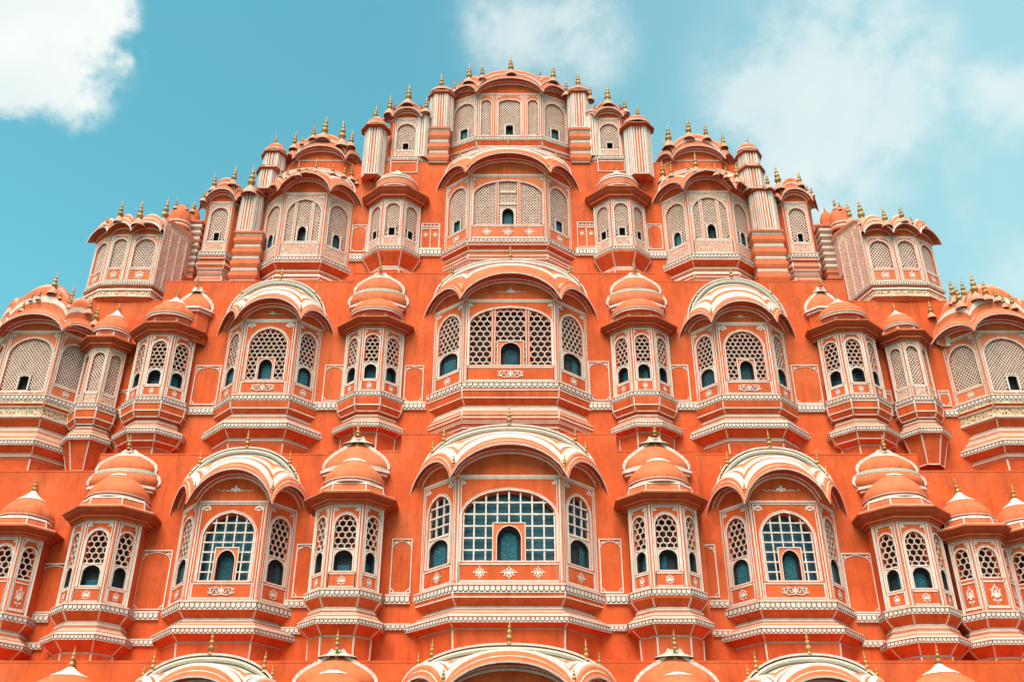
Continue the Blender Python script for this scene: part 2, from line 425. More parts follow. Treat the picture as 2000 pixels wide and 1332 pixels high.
def band(mb, plan, o, z_top, hb, lw=.09, carved=False):
    """white scalloped band that follows the plan, with its lobes"""
    hb1 = hb * .20
    prof = [(z_top, o - .05), (z_top, o + .012), (z_top - hb1 * .6, o + .012), (z_top - hb1 * .6, o + .022), (z_top - hb1, o + .022), (z_top - hb1, o), (z_top - hb, o), (z_top - hb, o - .05)]
    rr = [ring(plan, oo, z) for z, oo in prof]
    mb.grid(rr, ['white', 'white', 'white', 'pink', 'white', 'white', 'white'])
    pl = offset_plan(plan, o)
    for a, b in zip(pl, pl[1:]):
        f = Fr(a, b, z_top - hb1)
        lobes(mb, (a[0], a[1], 0), (b[0], b[1], 0), z_top - hb1, hb - hb1, f.N, lw)

def edge_lines(mb, plan, prof, w=.028, k='white'):
    """painted white lines down the corners of a loft and along its level edges"""
    rr = [ring(plan, o, z) for z, o in prof]
    n = len(rr[0])
    for j in range(1, n - 1):
        a, b, c = (Vector((*plan[j - 1], 0)), Vector((*plan[j], 0)), Vector((*plan[j + 1], 0)))
        nn = Vector(((b - a).y, -(b - a).x, 0)).normalized() + Vector(((c - b).y, -(c - b).x, 0)).normalized()
        for q in range(len(rr) - 1): mb.bar(Vector(rr[q][j]) - nn.normalized() * .004, Vector(rr[q + 1][j]) - nn.normalized() * .004, w, nn, k, .014)

def lathe(mb, c, prof, k, n=12, smooth=True, sy=1.0, phase=0.0):
    rr = [[(c[0] + r * math.cos(2 * math.pi * i / n + phase), c[1] + sy * r * math.sin(2 * math.pi * i / n + phase), c[2] + z) for i in range(n)] for r, z in prof]
    mb.grid(rr, k, closed=True, smooth=smooth)

# one finial mesh, copied and scaled
fm = MB()
fp = [(.16, 0), (.17, .04), (.10, .08), (.07, .12), (.13, .16), (.185, .22), (.185, .27), (.12, .33), (.06, .36), (.11, .40), (.145, .45), (.14, .49), (.08, .54), (.045, .57), (.085, .61), (.10, .65), (.06, .70), (.03, .73), (.055, .77), (.055, .80), (.02, .86), (.008, 1.0)]
lathe(fm, (0, 0, 0), fp, 'gold', 12)
FINIAL = bpy.data.meshes.new('finial'); FINIAL.from_pydata(fm.v, [], fm.f); FINIAL.materials.append(M['gold'])
FINIAL.polygons.foreach_set('use_smooth', fm.sm); FINIAL.update()
lathe(fm, (0, 0, 0), [(.36, -.30), (.33, -.16), (.25, -.07), (.19, -.01), (.16, .015), (.10, .03)], 'pink', 12)
FINIAL2 = bpy.data.meshes.new('finial'); FINIAL2.from_pydata(fm.v, [], fm.f); FINIAL2.materials.append(M['gold']); FINIAL2.materials.append(M['pink'])
FINIAL2.polygons.foreach_set('material_index', fm.m); FINIAL2.polygons.foreach_set('use_smooth', fm.sm); FINIAL2.update()
def finial(parent, x, y, z, h, cap=False):
    o = place('finial', FINIAL2 if cap else FINIAL, parent, (x, y, z - h * .06), scale=(h * .92, h * .95, h * 1.32))
    o.rotation_euler = (R(random.uniform(-2, 2)), R(random.uniform(-3, 3)), random.uniform(0, 3))
    return o
PENDING = []
def finial_px(parent, px, y0, y1, Y, sc=1.0):
    """a finial whose tip and foot the photograph shows at rows y0 and y1; it is set on the roof it stands on once all roofs exist"""
    PENDING.append((parent, px, y0, y1, Y))
GV, GF = [], []
def settle_finials():
    from mathutils.bvhtree import BVHTree
    T = BVHTree.FromPolygons(GV, GF)
    org = Vector((0, 0, CAMZ))
    for parent, px, y0, y1, Y in PENDING:
        for k in range(22):
            hit = T.ray_cast(org, sdir(px, y1 + 1 + k * 1.5))
            if hit[0] is not None: break
        if hit[0] is None: continue
        q = hit[0]; Yq = q.y - .01
        x, z = P(px, y1 + k * 1.5, Yq)
        h = PZ(y0, Yq) - PZ(y1, Yq)
        if h > .13: finial(parent, x, Yq, z, h, True)

# ------------------------------------------------------------------ the palace
root = bpy.data.objects.new('palace', None); COL.objects.link(root); root.location = (0, 18, 0); ORG[root] = Vector((0, 18, 0))
root['label'] = 'tall orange palace front with tiers of domed and arched bay windows outlined in white'
root['category'] = 'palace'

def face_decor(bay, org, body, trim, fr, h, sp):
    """one face of a bay: arched window, screen, shutter, panel with emblem"""
    w = fr.w; kb = sp.get('wall', 'orange'); kd = sp.get('kind', 'hex')
    wide = sp.get('wide', False)
    mg = sp.get('mg', .20) * w if not wide else sp.get('mgw', .13) * w
    mg = max(mg, .07)
    lw = sp.get('lw', .021 if kd == 'lat' else .025)
    rc = sp.get('rec', .19)
    pv = h * sp.get('panel', .20)                       # height of the panel below the sill
    va = h * sp.get('apex', .87); vs = va - min((w - 2 * mg) * sp.get('rise', .55), (va - pv) * .35)
    ar = Arch(mg, w - mg, pv, vs, va)
    if kd == 'plain':
        fr.fill(body, 0, 0, w, h, kb); fr.rect(trim, .03, .03, w - .03, h - .03, lw); return
    if kb == 'filigree':
        e_ = min(.075, w * .12)
        fr.fill(body, 0, 0, e_, h, 'coral'); fr.fill(body, w - e_, 0, w, h, 'coral'); fr.fill(body, e_, h - e_ * .6, w - e_, h, 'coral')
        holed(body, fr, e_, 0, w - e_, h - e_ * .6, ar, kb, 0, rc, 'coral')
    else: holed(body, fr, 0, 0, w, h, ar, kb, 0, rc, 'coral')
    # painted lines: double border, contour of the arch
    for q, e in enumerate((.030, .078) if w > .45 else ((.022, .058) if w > .25 else (.018,))):
        fr.rect(trim, e, .015 if q == 0 else pv * .12, w - e, h - .018 - q * .035, lw if q == 0 else lw * .7)
    c = ar.contour(.022); fr.path(trim, c, lw * 1.1, 'white', 0, .014)
    if w > .5:
        c = ar.contour(.055); fr.path(trim, c, lw * .5, 'white', 0, .006)
    # window: dark or glazed back, screen
    wn_ = MB()
    cont = ar.contour()
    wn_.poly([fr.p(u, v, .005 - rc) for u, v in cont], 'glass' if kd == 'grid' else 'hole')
    sw = sp.get('sw', .42) * (w - 2 * mg) if wide or sp.get('narrow') else (w - 2 * mg)
    sh = sp.get('sh', .36) * (va - pv)
    shut = sp.get('shut', True)
    uc = w / 2
    s0, s1 = uc - sw / 2, uc + sw / 2
    hole = (s0, s1, pv, pv + sh) if shut else None
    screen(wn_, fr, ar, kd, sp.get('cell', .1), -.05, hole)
    if sp.get('mull') and wide:                          # stone mullions split the opening in three
        for u in (w / 2 - sw / 2 - .07, w / 2 + sw / 2 + .07):
            t = ar.top(u); fr.line(wn_, u, pv, u, t, .085, kb if kb != 'filigree' else 'pink', -.05, .045); fr.line(wn_, u - .03, pv, u - .03, t, .016, 'white', -.005, .006); fr.line(wn_, u + .03, pv, u + .03, t, .016, 'white', -.005, .006)
        if sp.get('transom'):
            for v in (pv + sh + (va - pv - sh) * .12, pv + sh + (va - pv - sh) * .60): fr.line(wn_, s0, v, s1, v, .07, 'screen', -.05, .04)
    fr.line(wn_, mg, pv + .012, w - mg, pv + .012, .024, 'white', -.05, .05)
    wn_.build('window', bay, org)
    if shut:
        sm_ = MB()
        e = .15 * sw if wide or sp.get('narrow') else .07 * sw
        sa = Arch(s0 + e, s1 - e, pv + .012, pv + sh * (.60), pv + sh * .90, 10)
        if sp.get('square'): sa = Arch(s0 + e, s1 - e, pv + sh * .12, pv + sh * .80, pv + sh * .86, 6)
        kk = 'screen' if kd == 'lat' else ('coral' if wide else 'screen')
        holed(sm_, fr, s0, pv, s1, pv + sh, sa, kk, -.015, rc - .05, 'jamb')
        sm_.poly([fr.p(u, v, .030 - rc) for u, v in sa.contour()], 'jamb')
        gg_ = (s1 - s0 - 2 * e) * .16
        ia = Arch(sa.u0 + gg_, sa.u1 - gg_, sa.vb, sa.vs, sa.va - gg_ * 1.2, 10)
        if not sp.get('square') or sp.get('tealsq'):
            dt = .055 - rc
            mode = random.choice((0, 0, 0, 0, 1, 2, 3)) if not sp.get('square') else 0
            kt = random.choice(('teal', 'teal', 'tealdark'))
            if mode == 0: sm_.poly([fr.p(u, v, dt) for u, v in ia.contour()], kt)
            elif mode == 1:
                vm = ia.vb + (ia.va - ia.vb) * random.uniform(.40, .6); fr.fill(sm_, ia.u0, ia.vb, ia.u1, vm, kt, dt)
            else:
                um = ia.u0 + (ia.u1 - ia.u0) * (.45 if mode == 2 else .62)
                ua, ub = (ia.u0, um) if mode == 2 else (um, ia.u1)
                sm_.poly([fr.p(ua, ia.vb, dt), fr.p(ub, ia.vb, dt), fr.p(ub, min(ia.top(ub - .001), ia.top(ua + .001)) if abs(ub - ua) < 0 else ia.top(ub - .004), dt), fr.p((ua + ub) / 2, ia.top((ua + ub) / 2), dt), fr.p(ua, ia.top(ua + .004), dt)], kt)
            fr.path(sm_, ia.contour(.004), .014, 'jamb', dt, .014)
        fr.path(trim, [(s0 + .012, pv + .02), (s0 + .012, pv + sh - .012), (s1 - .012, pv + sh - .012), (s1 - .012, pv + .02)], lw * .8, 'white', -.015, .012)
        fr.path(trim, sa.contour(.014), lw * .6, 'white', -.015, .014)
        sm_.build('shutter', bay, org)
    # panel and emblem below
    pm = max(mg * .62, .055)
    fr.rect(trim, pm, pv * .16, w - pm, pv * .90, lw)
    if kb == 'filigree':
        fr.fill(trim, pm + .01, pv * .16, w - pm - .01, pv * .90, 'filigree', .003)
    else:
        ph = pv * .56
        if wide:
            mk = sp.get('emb', 'diamond')
            if mk == 'diamond':
                for q in (-1, 0, 1): motif(trim, fr, w / 2 + q * w * .27, pv * .53, ph * (1.35 if q == 0 else 1.1), ph, 'diamond')
            else: motif(trim, fr, w / 2, pv * .53, ph * 2.4, ph * .9, 'scroll')
        elif w > .6: motif(trim, fr, w / 2, pv * .53, min(ph * 1.1, w * .4), ph, 'diamond' if sp.get('emb') == 'diamond' else 'bud')
        else: motif(trim, fr, w / 2, pv * .53, min(ph * .8, w * .42), ph * 1.05, 'bud')
    # corner sprigs above the arch
    cw = min(mg * 1.0, w * .16)
    for sx in (mg * .8 + .02, w - mg * .8 - .02): motif(trim, fr, sx, h * .935, cw, cw * .9, 'corner')

def corbel(bay, org, plan, D, yl, kinds, zc, bh):
    """stepped bracket under a bay: rings (pixel row, offset, colour)"""
    mb = MB(); z = []
    prof = [(zc, .0), (zc - bh, .0)]
    rings_ = []; mats = []
    pr = [(zc - bh, -.01)]
    for (y, o, k) in yl: pr.append((y, o)); mats.append(k)
    rr = [ring(plan, o, zz) for zz, o in pr]
    mb.grid(rr, mats)
    for i, ((z0, o0), (z1, o1)) in enumerate(zip(pr, pr[1:])):
        if mats[i] == 'pink' and z0 - z1 > .05:
            for q in (.3, .62):
                oo, zz = o0 + (o1 - o0) * q, z0 + (z1 - z0) * q; pl = offset_plan(plan, oo)
                for a, b in zip(pl, pl[1:]):
                    f = Fr(a, b, zz)
                    if f.w > .05: f.line(mb, 0, 0, f.w, 0, .018, 'white' if q < .5 else 'coral', .0, .010)
    # white lines at corners and steps
    for i, ((z0, o0), (z1, o1)) in enumerate(zip(pr, pr[1:])):
        if z0 - z1 > .05 and mats[i] in ('orange', 'coral'):
            edge_lines(mb, plan, [(z0, o0), (z1, o1)])
            pl = offset_plan(plan, o1)
            for a, b in zip(pl, pl[1:]):
                f = Fr(a, b, z1)
                if f.w > .05: f.line(mb, .02, .012, f.w - .02, .012, .022, 'white', .002, .010)
    return mb

def tri_plan(cx, D, a, b, p, r=0.0):
    pts = [(cx - b, D + .02)]
    if r > 0: pts.append((cx - b, D - r))
    pts += [(cx - a, D - p), (cx + a, D - p)]
    if r > 0: pts.append((cx + b, D - r))
    pts.append((cx + b, D + .02)); return pts

def hshape(t): return max(0.0, 1 - abs(2 * t - 1) ** 2.15) ** .72
def hood_ring(plan, o, zb, amps, n=14, drop=0.0, clamp=True):
    pl = offset_plan(plan, o); out = []
    m = len(pl) - 1
    if clamp:
        lim = .08 + max(0, o) * .62
        pl[0] = (max(pl[0][0], plan[0][0] - lim), pl[0][1]); pl[-1] = (min(pl[-1][0], plan[-1][0] + lim), pl[-1][1])
    for i in range(m):
        a, b = pl[i], pl[i + 1]
        for q in range(n + (1 if i == m - 1 else 0)):
            t = q / n; z = zb + amps[i] * hshape(t)
            if i == 0: z -= drop * (1 - t) ** 1.5
            if i == m - 1: z -= drop * t ** 1.5
            out.append((a[0] + (b[0] - a[0]) * t, a[1] + (b[1] - a[1]) * t, z))
    return out

def hood_bay(label, D, cx, yc, yt, yin, yR, a, b, p, below, band2=None, front=None, side=None, roof='orange', fin=True, rear_w=.92, band_h=None,
             x_at=None, corb=True, rim=.31, rearmat=None, fins=None, drop=.10, faces=True, name='bay_window', plan=None, ampk=None, back=1.2, lobew=.095, fh=.30, lobed=.22):
    drop *= .2; crown = roof == 'white' or 'widest' in label
    Yf = D - p
    if x_at: X = PX(x_at[0], x_at[1], x_at[2])
    else: X = PX(cx, yc, Yf)
    zc = PZ(yc, Yf); zt = PZ(yt, Yf + .06)
    org = (X, D, zc)
    cplan = plan(X) if plan else tri_plan(X, D, a, b, p)
    bplan = offset_plan(cplan, -.07)
    m = len(bplan) - 1
    body = MB(); trim = MB()
    bay = None
    frs = [Fr(bplan[i], bplan[i + 1], zc, zt) for i in range(m)]
    # objects need the parent first: make the body object at the end, so collect decor with a placeholder mesh
    bay = place(name, bpy.data.meshes.new(name), root, org, label)
    mid = m // 2
    for i, f in enumerate(frs):
        sp = (front if (m == 3 and i == 1) or (m != 3) else side)
        if isinstance(sp, list): sp = sp[i]
        if faces and sp and sp.get('split') and i == mid:
            A_, B_ = Vector(bplan[i]), Vector(bplan[i + 1])
            for q0, q1, sq in ((0, .27, dict(lat_full, panel=.06, wall='coral', apex=.86, mg=.22)), (.27, .73, dict(sp, wide=False, narrow=True, mg=.14, sw=.48, wall='coral')), (.73, 1.0, dict(lat_full, panel=.06, wall='coral', apex=.86, mg=.22))):
                face_decor(bay, org, body, trim, Fr(A_.lerp(B_, q0), A_.lerp(B_, q1), zc, zt), zt - zc, sq)
        elif faces and sp: face_decor(bay, org, body, trim, f, zt - zc, dict(sp, rec=.12) if i != mid else sp)
        else: f.fill(body, 0, -.3 if not corb else 0, f.w, zt - zc, 'orange')
    # corner colonnettes
    if faces:
        for j in range(1, m):
            x, y = bplan[j]
            lathe(body, (x, y, zc), [(.026, .0), (.036, .05), (.018, .09), (.018, zt - zc - .1), (.036, zt - zc - .05), (.026, zt - zc)], 'coral', 8)
    # tympana above the faces
    H = PZ(yin, Yf + .05) - zt
    amps = ampk if ampk else [H * .66, H, H * .66]
    amps = [x * (H if ampk else 1) for x in amps]
    base = [(x, y, zt) for x, y, z in hood_ring(bplan, 0, zt, [0] * m)]
    body.grid([base, hood_ring(bplan, 0, zt, amps)], 'orange')
    for f in frs: f.line(trim, 0.02, zt - zc, f.w - .02, zt - zc, .026, 'white', .002, .014)
    if faces and front and not isinstance(front, list) and front.get('tym'): motif(trim, frs[mid], frs[mid].w / 2, zt - zc + H * .5, H * 1.5, H * .5, 'wing')
    body_me = body
    # white inner arch line, soffit, rim, stepped mouldings
    hood = MB(); vd = rim * .56
    A = lambda d: [x + d * (1 if i == mid else .9) for i, x in enumerate(amps)]
    rings_ = [hood_ring(bplan, -.01, zt - .03, A(.0), drop=0), hood_ring(bplan, .035, zt - .03, A(.0)), hood_ring(bplan, .04, zt - .0, A(.015)),
              hood_ring(bplan, .10, zt + .0, A(.02)), hood_ring(bplan, .11, zt + .025, A(.02)),
              hood_ring(bplan, rim, zt - vd, A(.04 + vd), drop=drop), hood_ring(bplan, rim + .008, zt - vd + .030, A(.04 + vd), drop=drop),
              hood_ring(bplan, rim - .04, zt - vd * .8 + .03, A(.07 + vd * .8), drop=drop * .9),
              hood_ring(bplan, rim - .05, zt - vd * .5 + .03, A(.12 + vd * .5), drop=drop * .8), hood_ring(bplan, rim - .07, zt - vd * .4 + .03, A(.135 + vd * .4), drop=drop * .8),
              hood_ring(bplan, rim - .09, zt + .04, A(.18), drop=drop * .6), hood_ring(bplan, rim - .14, zt + vd * .3 + .04, A(.21 - vd * .3), drop=drop * .6),
              hood_ring(bplan, rim - .145, zt + vd * .6 + .04, A(.245 - vd * .6), drop=drop * .5), hood_ring(bplan, rim - .20, zt + vd * .9 + .04, A(.25 - vd * .9), drop=drop * .4)]
    hood.grid(rings_, ['orange', 'white', 'orange', 'white', 'darkred', 'white', 'coral', 'coral', 'white', 'coral', 'coral', 'coral' if roof == 'orange' else 'white', 'white'])
    # vault running back to the rear arch
    B = (b * rear_w) if crown else b * .86; YR = D - .16
    zR = PZ(yR, YR); zR0 = zt + min(.30, amps[0] * .95)
    last = rings_[-1]
    cxr = X
    rear = []
    for (x, y, z) in last:
        xn = max(-1, min(1, (x - X) / (abs(last[0][0] - X) if x < X else abs(last[-1][0] - X))))
        rear.append(xn)
    TT = .20
    def rr(dB, dy):
        HH = zR - TT + dB - zR0
        return [(X + (B - TT * .6 + dB) * xn, YR + dy, zR0 + HH * max(0, 1 - abs(xn) ** 2.25) ** .58) for xn in rear]
    r0 = rr(0, 0)
    cols = {'white': ['white', 'coral', 'white', 'pink', 'coral', 'white', 'cream', 'white'], 'orange': ['coral', 'coral', 'white', 'coral', 'coral', 'coral', 'white', 'coral']}[roof]
    vr = []
    for q in range(9):
        s = q / 8; e = math.sin(s * math.pi / 2) ** .8; st = .012 * (q % 2)
        vr.append([(x0 + (x1 - x0) * s, y0 + (y1 - y0) * s, z0 + (z1 - z0) * e + st) for (x0, y0, z0), (x1, y1, z1) in zip(last, r0)])
    vr[0] = last; vr[8] = r0
    if not crown:
        rear2 = []
        nn = len(last)
        for i, xn in enumerate(rear):
            seg = i / 14.0; tt = seg - int(seg) if i < nn - 1 else 1.0
            rear2.append(hshape(tt))
        vr = []
        for q in range(9):
            s = q / 8
            row = []
            for (x0, y0, z0), (x1, y1, z1), l_ in zip(last, r0, rear2):
                z1b = z1 + TT - .02 - (1 - l_) * lobed
                e = math.sin(s * math.pi / 2)
                bul = math.sin(math.pi * min(1, s * 1.2)) * .05; s3 = s ** 2.4
                row.append((x0 + (x1 - x0) * s3 * .85 + (x0 - X) * bul * .3, y0 + (y1 - y0) * s3 - bul, z0 + (z1b - z0) * e + .010 * (q % 2)))
            vr.append(row)
        cols = ['coral', 'white', 'coral', 'coral', 'pink', 'coral', 'coral', 'white']
        hood.grid([vr[-1], [(x, y + .25, z + .01) for x, y, z in vr[-1]], [(x, y + back, z - .05) for x, y, z in vr[-1]]], ['pink', 'coral'])
    hood.grid(vr, cols)
    hood.build('hood', bay, org)
    if crown: ra = MB(); rearmat = rearmat or ('cream' if roof == 'white' or name == 'x' else 'white')
    if crown:
        prof = [(0, -.01), (.0, -.05), (.03, -.05), (.035, -.02), (.06, -.02), (.065, -.06), (.10, -.075), (.135, -.06), (.14, -.02), (.165, -.02), (.17, -.05), (.20, -.05), (.20, .3), (.20, back)]
        ra.grid([rr(dB, dy) for dB, dy in prof], ['white', 'white', 'line', rearmat, 'white', rearmat, rearmat, 'white', 'line', 'white', 'white', 'coral', 'coral'] if crown else ['coral', 'white', 'coral', 'coral', 'coral', 'coral', 'coral', 'coral', 'coral', 'pink', 'white', 'coral', 'coral'])
        ra.build('rear_arch', bay, org)

    # finials
    if fins is None and fin:
        h = fh
        finial(bay, X, YR - .02, zR, h)
        for sx, xx, hh in ((-1, .80, .85), (1, .80, .85), (-1, .93, .75), (1, .93, .75)):
            z = zR0 + (zR - zR0) * max(0, 1 - xx ** 2.25) ** .58
            finial(bay, X + sx * B * xx, YR - .03, z, h * hh)
        pl = offset_plan(bplan, rim - .15)
        for j in range(1, m): finial(bay, pl[j][0], pl[j][1], zt + .14, h * .6)
    elif fins:
        for f in fins: finial_px(bay, *f)
    # cornice and corbel
    if corb:
        bh = band_h if band_h else .16
        cb = MB(); band(cb, cplan, 0, zc, bh, lobew)
        # small dentil row on top of the band
        cb.grid([ring(cplan, -.10, zc + .03), ring(cplan, -.03, zc + .03), ring(cplan, -.03, zc), ring(cplan, .0, zc)], ['white', 'pink', 'white'])
        cb.build('cornice', bay, org)
        corb_mb = corbel(bay, org, cplan, D, [(PZ(y, Yf + dd), o, k) for (y, o, k, dd) in below], None, zc, bh)
        if band2:
            y0, y1, o = band2; z0 = PZ(y0, Yf - o); z1 = PZ(y1, Yf - o); b2 = MB(); band(b2, cplan, o, z0, z0 - z1, lobew * .85); b2.build('lower_cornice', bay, org)
        corb_mb.build('corbel', bay, org)
    trim.build('painted_trim', bay, org)
    fill_mesh(bay, body_me, org)
    return bay, X, zc, zt

def fill_mesh(o, mb, org):
    mb.reg()
    me = o.data; ox, oy, oz = org
    me.from_pydata([(x - ox, y - oy, z - oz) for x, y, z in mb.v], [], mb.f)
    for k in mb.names: me.materials.append(M[k])
    me.polygons.foreach_set('material_index', mb.m); me.polygons.foreach_set('use_smooth', mb.sm); me.update()

def dome_prof(r, h, base=.92):
    P_ = [(base, 0), (.985, .06), (1.0, .14), (.97, .25), (.89, .38), (.76, .51), (.60, .63), (.44, .73), (.32, .81), (.25, .87)]
    return [(x * r, z * h) for x, z in P_]

def small_bay(label, D, cx, yc, yt, ylip, yd, a, b, p, r, below, band2, sp, rear=None, x_at=None, band_h=.13, eave=.24, name='domed_bay', fh=.30, lobew=.085, dr=None, low=False, faces=True):
    Yf = D - p
    X = PX(x_at[0], x_at[1], x_at[2]) if x_at else PX(cx, yc, Yf)
    zc = PZ(yc, Yf); zt = PZ(yt, Yf + .06); zl = PZ(ylip, Yf - eave + .07)
    org = (X, D, zc)
    cplan = tri_plan(X, D, a, b, p, r); cplan[0] = (cplan[0][0], D + .28); cplan[-1] = (cplan[-1][0], D + .28); bplan = offset_plan(cplan, -.065)
    bay = place(name, bpy.data.meshes.new(name), root, org, label)
    body = MB(); trim = MB(); m = len(bplan) - 1
    for i in range(m):
        f = Fr(bplan[i], bplan[i + 1], zc, zt)
        if faces and 0 < i < m - 1:
            s = dict(sp)
            face_decor(bay, org, body, trim, f, zt - zc, s)
        else:
            f.fill(body, 0, 0, f.w, zt - zc, 'orange')
    for j in range(2, m - 1):
        x, y = bplan[j]
        lathe(body, (x, y, zc), [(.022, 0), (.03, .04), (.014, .07), (.014, zt - zc - .08), (.028, zt - zc - .04), (.022, zt - zc)], 'coral', 8)
    for j in (1, m - 1):
        x, y = bplan[j]; body.bar((x, y, zc), (x, y, zt), .03, (0, -1, 0), 'white', .01)
    # eave
    ev = MB(); g_ = zl - zt
    pr = [(zt - .01, -.02), (zt - .005, .045), (zt + .03, .047), (zt + .034, .10), (zt + .068, .102), (zt + max(.075, g_ * .55), eave - .06), (zl - .025, eave - .012), (zl - .02, eave), (zl + .012, eave + .004), (zl + .05, eave - .06), (zl + .07, .03)]
    ev.grid([ring(bplan, o, z) for z, o in pr], ['darkred', 'coral', 'darkred', 'coral', 'darkred', 'darkred', 'darkred', 'coral', 'pink', 'coral'])
    ev.build('eave', bay, org)
    # drum and dome
    dm = MB(); yc0 = D - .06
    rd = dr if dr else b * .86
    zd = PZ(yd, yc0)
    z0 = zl + .06; hd = zd - z0
    sy = min(1.0, (p + .0) / rd)
    dh = hd * (.10 if low else .24)
    dm.grid([ring(bplan, .02, z0), ring(bplan, .0, z0 + dh * .15), ring(bplan, -.005, z0 + dh * .2), ring(bplan, -.03, z0 + dh * .8), ring(bplan, -.02, z0 + dh * .82), ring(bplan, -.04, z0 + dh)], ['coral', 'white', 'coral', 'white', 'white'])
    edge_lines(dm, bplan, [(z0 + dh * .2, -.005), (z0 + dh * .8, -.03)], .022)
    dp = dome_prof(rd, hd - dh)
    lathe(dm, (X, yc0, z0 + dh), [(rd * .5, -.01), (rd * .91, -.005)], 'coral', 28, False, sy)
    lathe(dm, (X, yc0, z0 + dh), dp, 'coral', 28, True, sy)
    # white rings on the dome and the petal cap
    def ringband(zf0, rf, w=.022, k='white'):
        lathe(dm, (X, yc0, z0 + dh + zf0 * (hd - dh)), [(rd * rf - .01, -w * .6), (rd * rf + .014, -w * .5), (rd * rf + .014, w * .5), (rd * rf - .01, w * .6)], k, 28, False, sy)
    ringband(.02, .95, .03); ringband(.085, .985, .014)
    if low: ringband(.35, .95, .04); ringband(.52, .82, .05)
    zt2 = z0 + dh
    lathe(dm, (X, yc0, zt2), [(rd * .50, (hd - dh) * .69), (rd * .53, (hd - dh) * .70), (rd * .51, (hd - dh) * .73), (rd * .40, (hd - dh) * .80), (rd * .29, (hd - dh) * .87), (rd * .20, (hd - dh) * .94), (rd * .13, (hd - dh) * 1.01), (rd * .10, (hd - dh) * 1.05), (0.001, (hd - dh) * 1.06)], 'white', 16, False, sy)
    dm.build('dome', bay, org)
    finial(bay, X, yc0, zd, fh)
    # rear relief dome on the parapet
    if rear:
        yb, ytop, rr_, two = rear[:4]; X0_ = X; X = X + (rear[4] if len(rear) > 4 else 0); D_ = D; D = rear[5] if len(rear) > 5 else D
        rm = MB(); yr = D + .04
        zb = PZ(yb, D - .2); zz = PZ(ytop, D - .1)
        sy2 = .55
        w8 = rr_
        pb = [(X - w8 * .9, D + .3), (X - w8 * .9, D - .06), (X - w8 * .45, D - .24), (X + w8 * .45, D - .24), (X + w8 * .9, D - .06), (X + w8 * .9, D + .3)]
        rm.grid([ring(pb, 0, z0 - .3), ring(pb, 0, zb - .10), ring(pb, .05, zb - .07), ring(pb, .05, zb - .03), ring(pb, .09, zb - .01), ring(pb, .09, zb + .04), ring(pb, .0, zb + .06)], ['orange', 'coral', 'white', 'coral', 'white', 'pink'])
        hh = zz - zb - .05
        if two:
            pr1 = [(1.0, 0), (1.10, .08), (1.11, .20), (1.03, .32), (.94, .37), (.90, .41), (.93, .47), (.93, .56), (.86, .68), (.70, .80), (.48, .90), (.26, 1.0)]
        else: pr1 = [(x / rr_ if False else x, z) for x, z in dome_prof(1.0, 1.0)]
        pr2 = [(x * rr_ * .98, z * hh) for x, z in pr1]
        lathe(rm, (X, yr, zb + .05), pr2, 'coral', 28, True, sy2)
        for zf, w in (((.36, .03), (.43, .02)) if two else ((.05, .03),)):
            rf = max(x for x, z in pr1 if abs(z - zf) < .09) if any(abs(z - zf) < .09 for x, z in pr1) else .95
            lathe(rm, (X, yr, zb + .05 + zf * hh), [(rr_ * rf * .9, -w), (rr_ * rf * .985, -w * .7), (rr_ * rf * .985, w * .7), (rr_ * rf * .9, w)], 'cream', 28, False, sy2)
        lathe(rm, (X, yr, zb + .05), [(rr_ * .50, hh * .90), (rr_ * .46, hh * .93), (rr_ * .3, hh * 1.0), (rr_ * .14, hh * 1.09), (.04, hh * 1.14), (.001, hh * 1.15)], 'cream', 16, False, sy2)
        # flat white outline standing behind the relief dome
        prev = None
        outl = [(x, z) for x, z in pr2] + [(rr_ * .10, hh * 1.1)]
        for sx in (-1, 1):
            for (x0, zz0), (x1, zz1) in zip(outl, outl[1:]):
                e0, e1 = .035, .035
                A_ = [(X + sx * (x0 - .03), zb + .05 + zz0), (X + sx * (x0 + e0), zb + .05 + zz0 + .02), (X + sx * (x1 + e1), zb + .05 + zz1 + .03), (X + sx * (x1 - .03), zb + .05 + zz1)]
                fr_ = [(u, D - .03, v) for u, v in A_]; bk = [(u, D + .06, v) for u, v in A_]
                rm.poly(fr_, 'white'); rm.poly((fr_[1], fr_[2], bk[2], bk[1]), 'white')
        rm.build('rear_dome', bay, org)
        finial(bay, X, D - .12, zb + .05 + hh * 1.12, fh * .85); X = X0_; D = D_
    cb = MB(); band(cb, cplan, 0, zc, band_h, lobew)
    cb.grid([ring(cplan, -.10, zc + .02), ring(cplan, -.03, zc + .02), ring(cplan, -.03, zc)], ['white', 'pink'])
    cb.build('cornice', bay, org)
    c_mb = corbel(bay, org, cplan, D, [(PZ(y, Yf + dd), o, k) for (y, o, k, dd) in below], None, zc, band_h)
    c_mb.build('corbel', bay, org)
    if band2:
        y0, y1, o = band2; zz0 = PZ(y0, Yf - o); zz1 = PZ(y1, Yf - o); b2 = MB(); band(b2, cplan, o, zz0, zz0 - zz1, lobew * .85); b2.build('lower_cornice', bay, org)
    trim.build('painted_trim', bay, org)
    fill_mesh(bay, body, org)
    return bay

# ------------------------------------------------------------------ ground
gm = MB(); gm.poly([(-600, -600, 0), (600, -600, 0), (600, 600, 0), (-600, 600, 0)], 'ground')
gr = gm.build('ground'); gr['kind'] = 'structure'; gr['label'] = 'pale paved street in front of the palace'

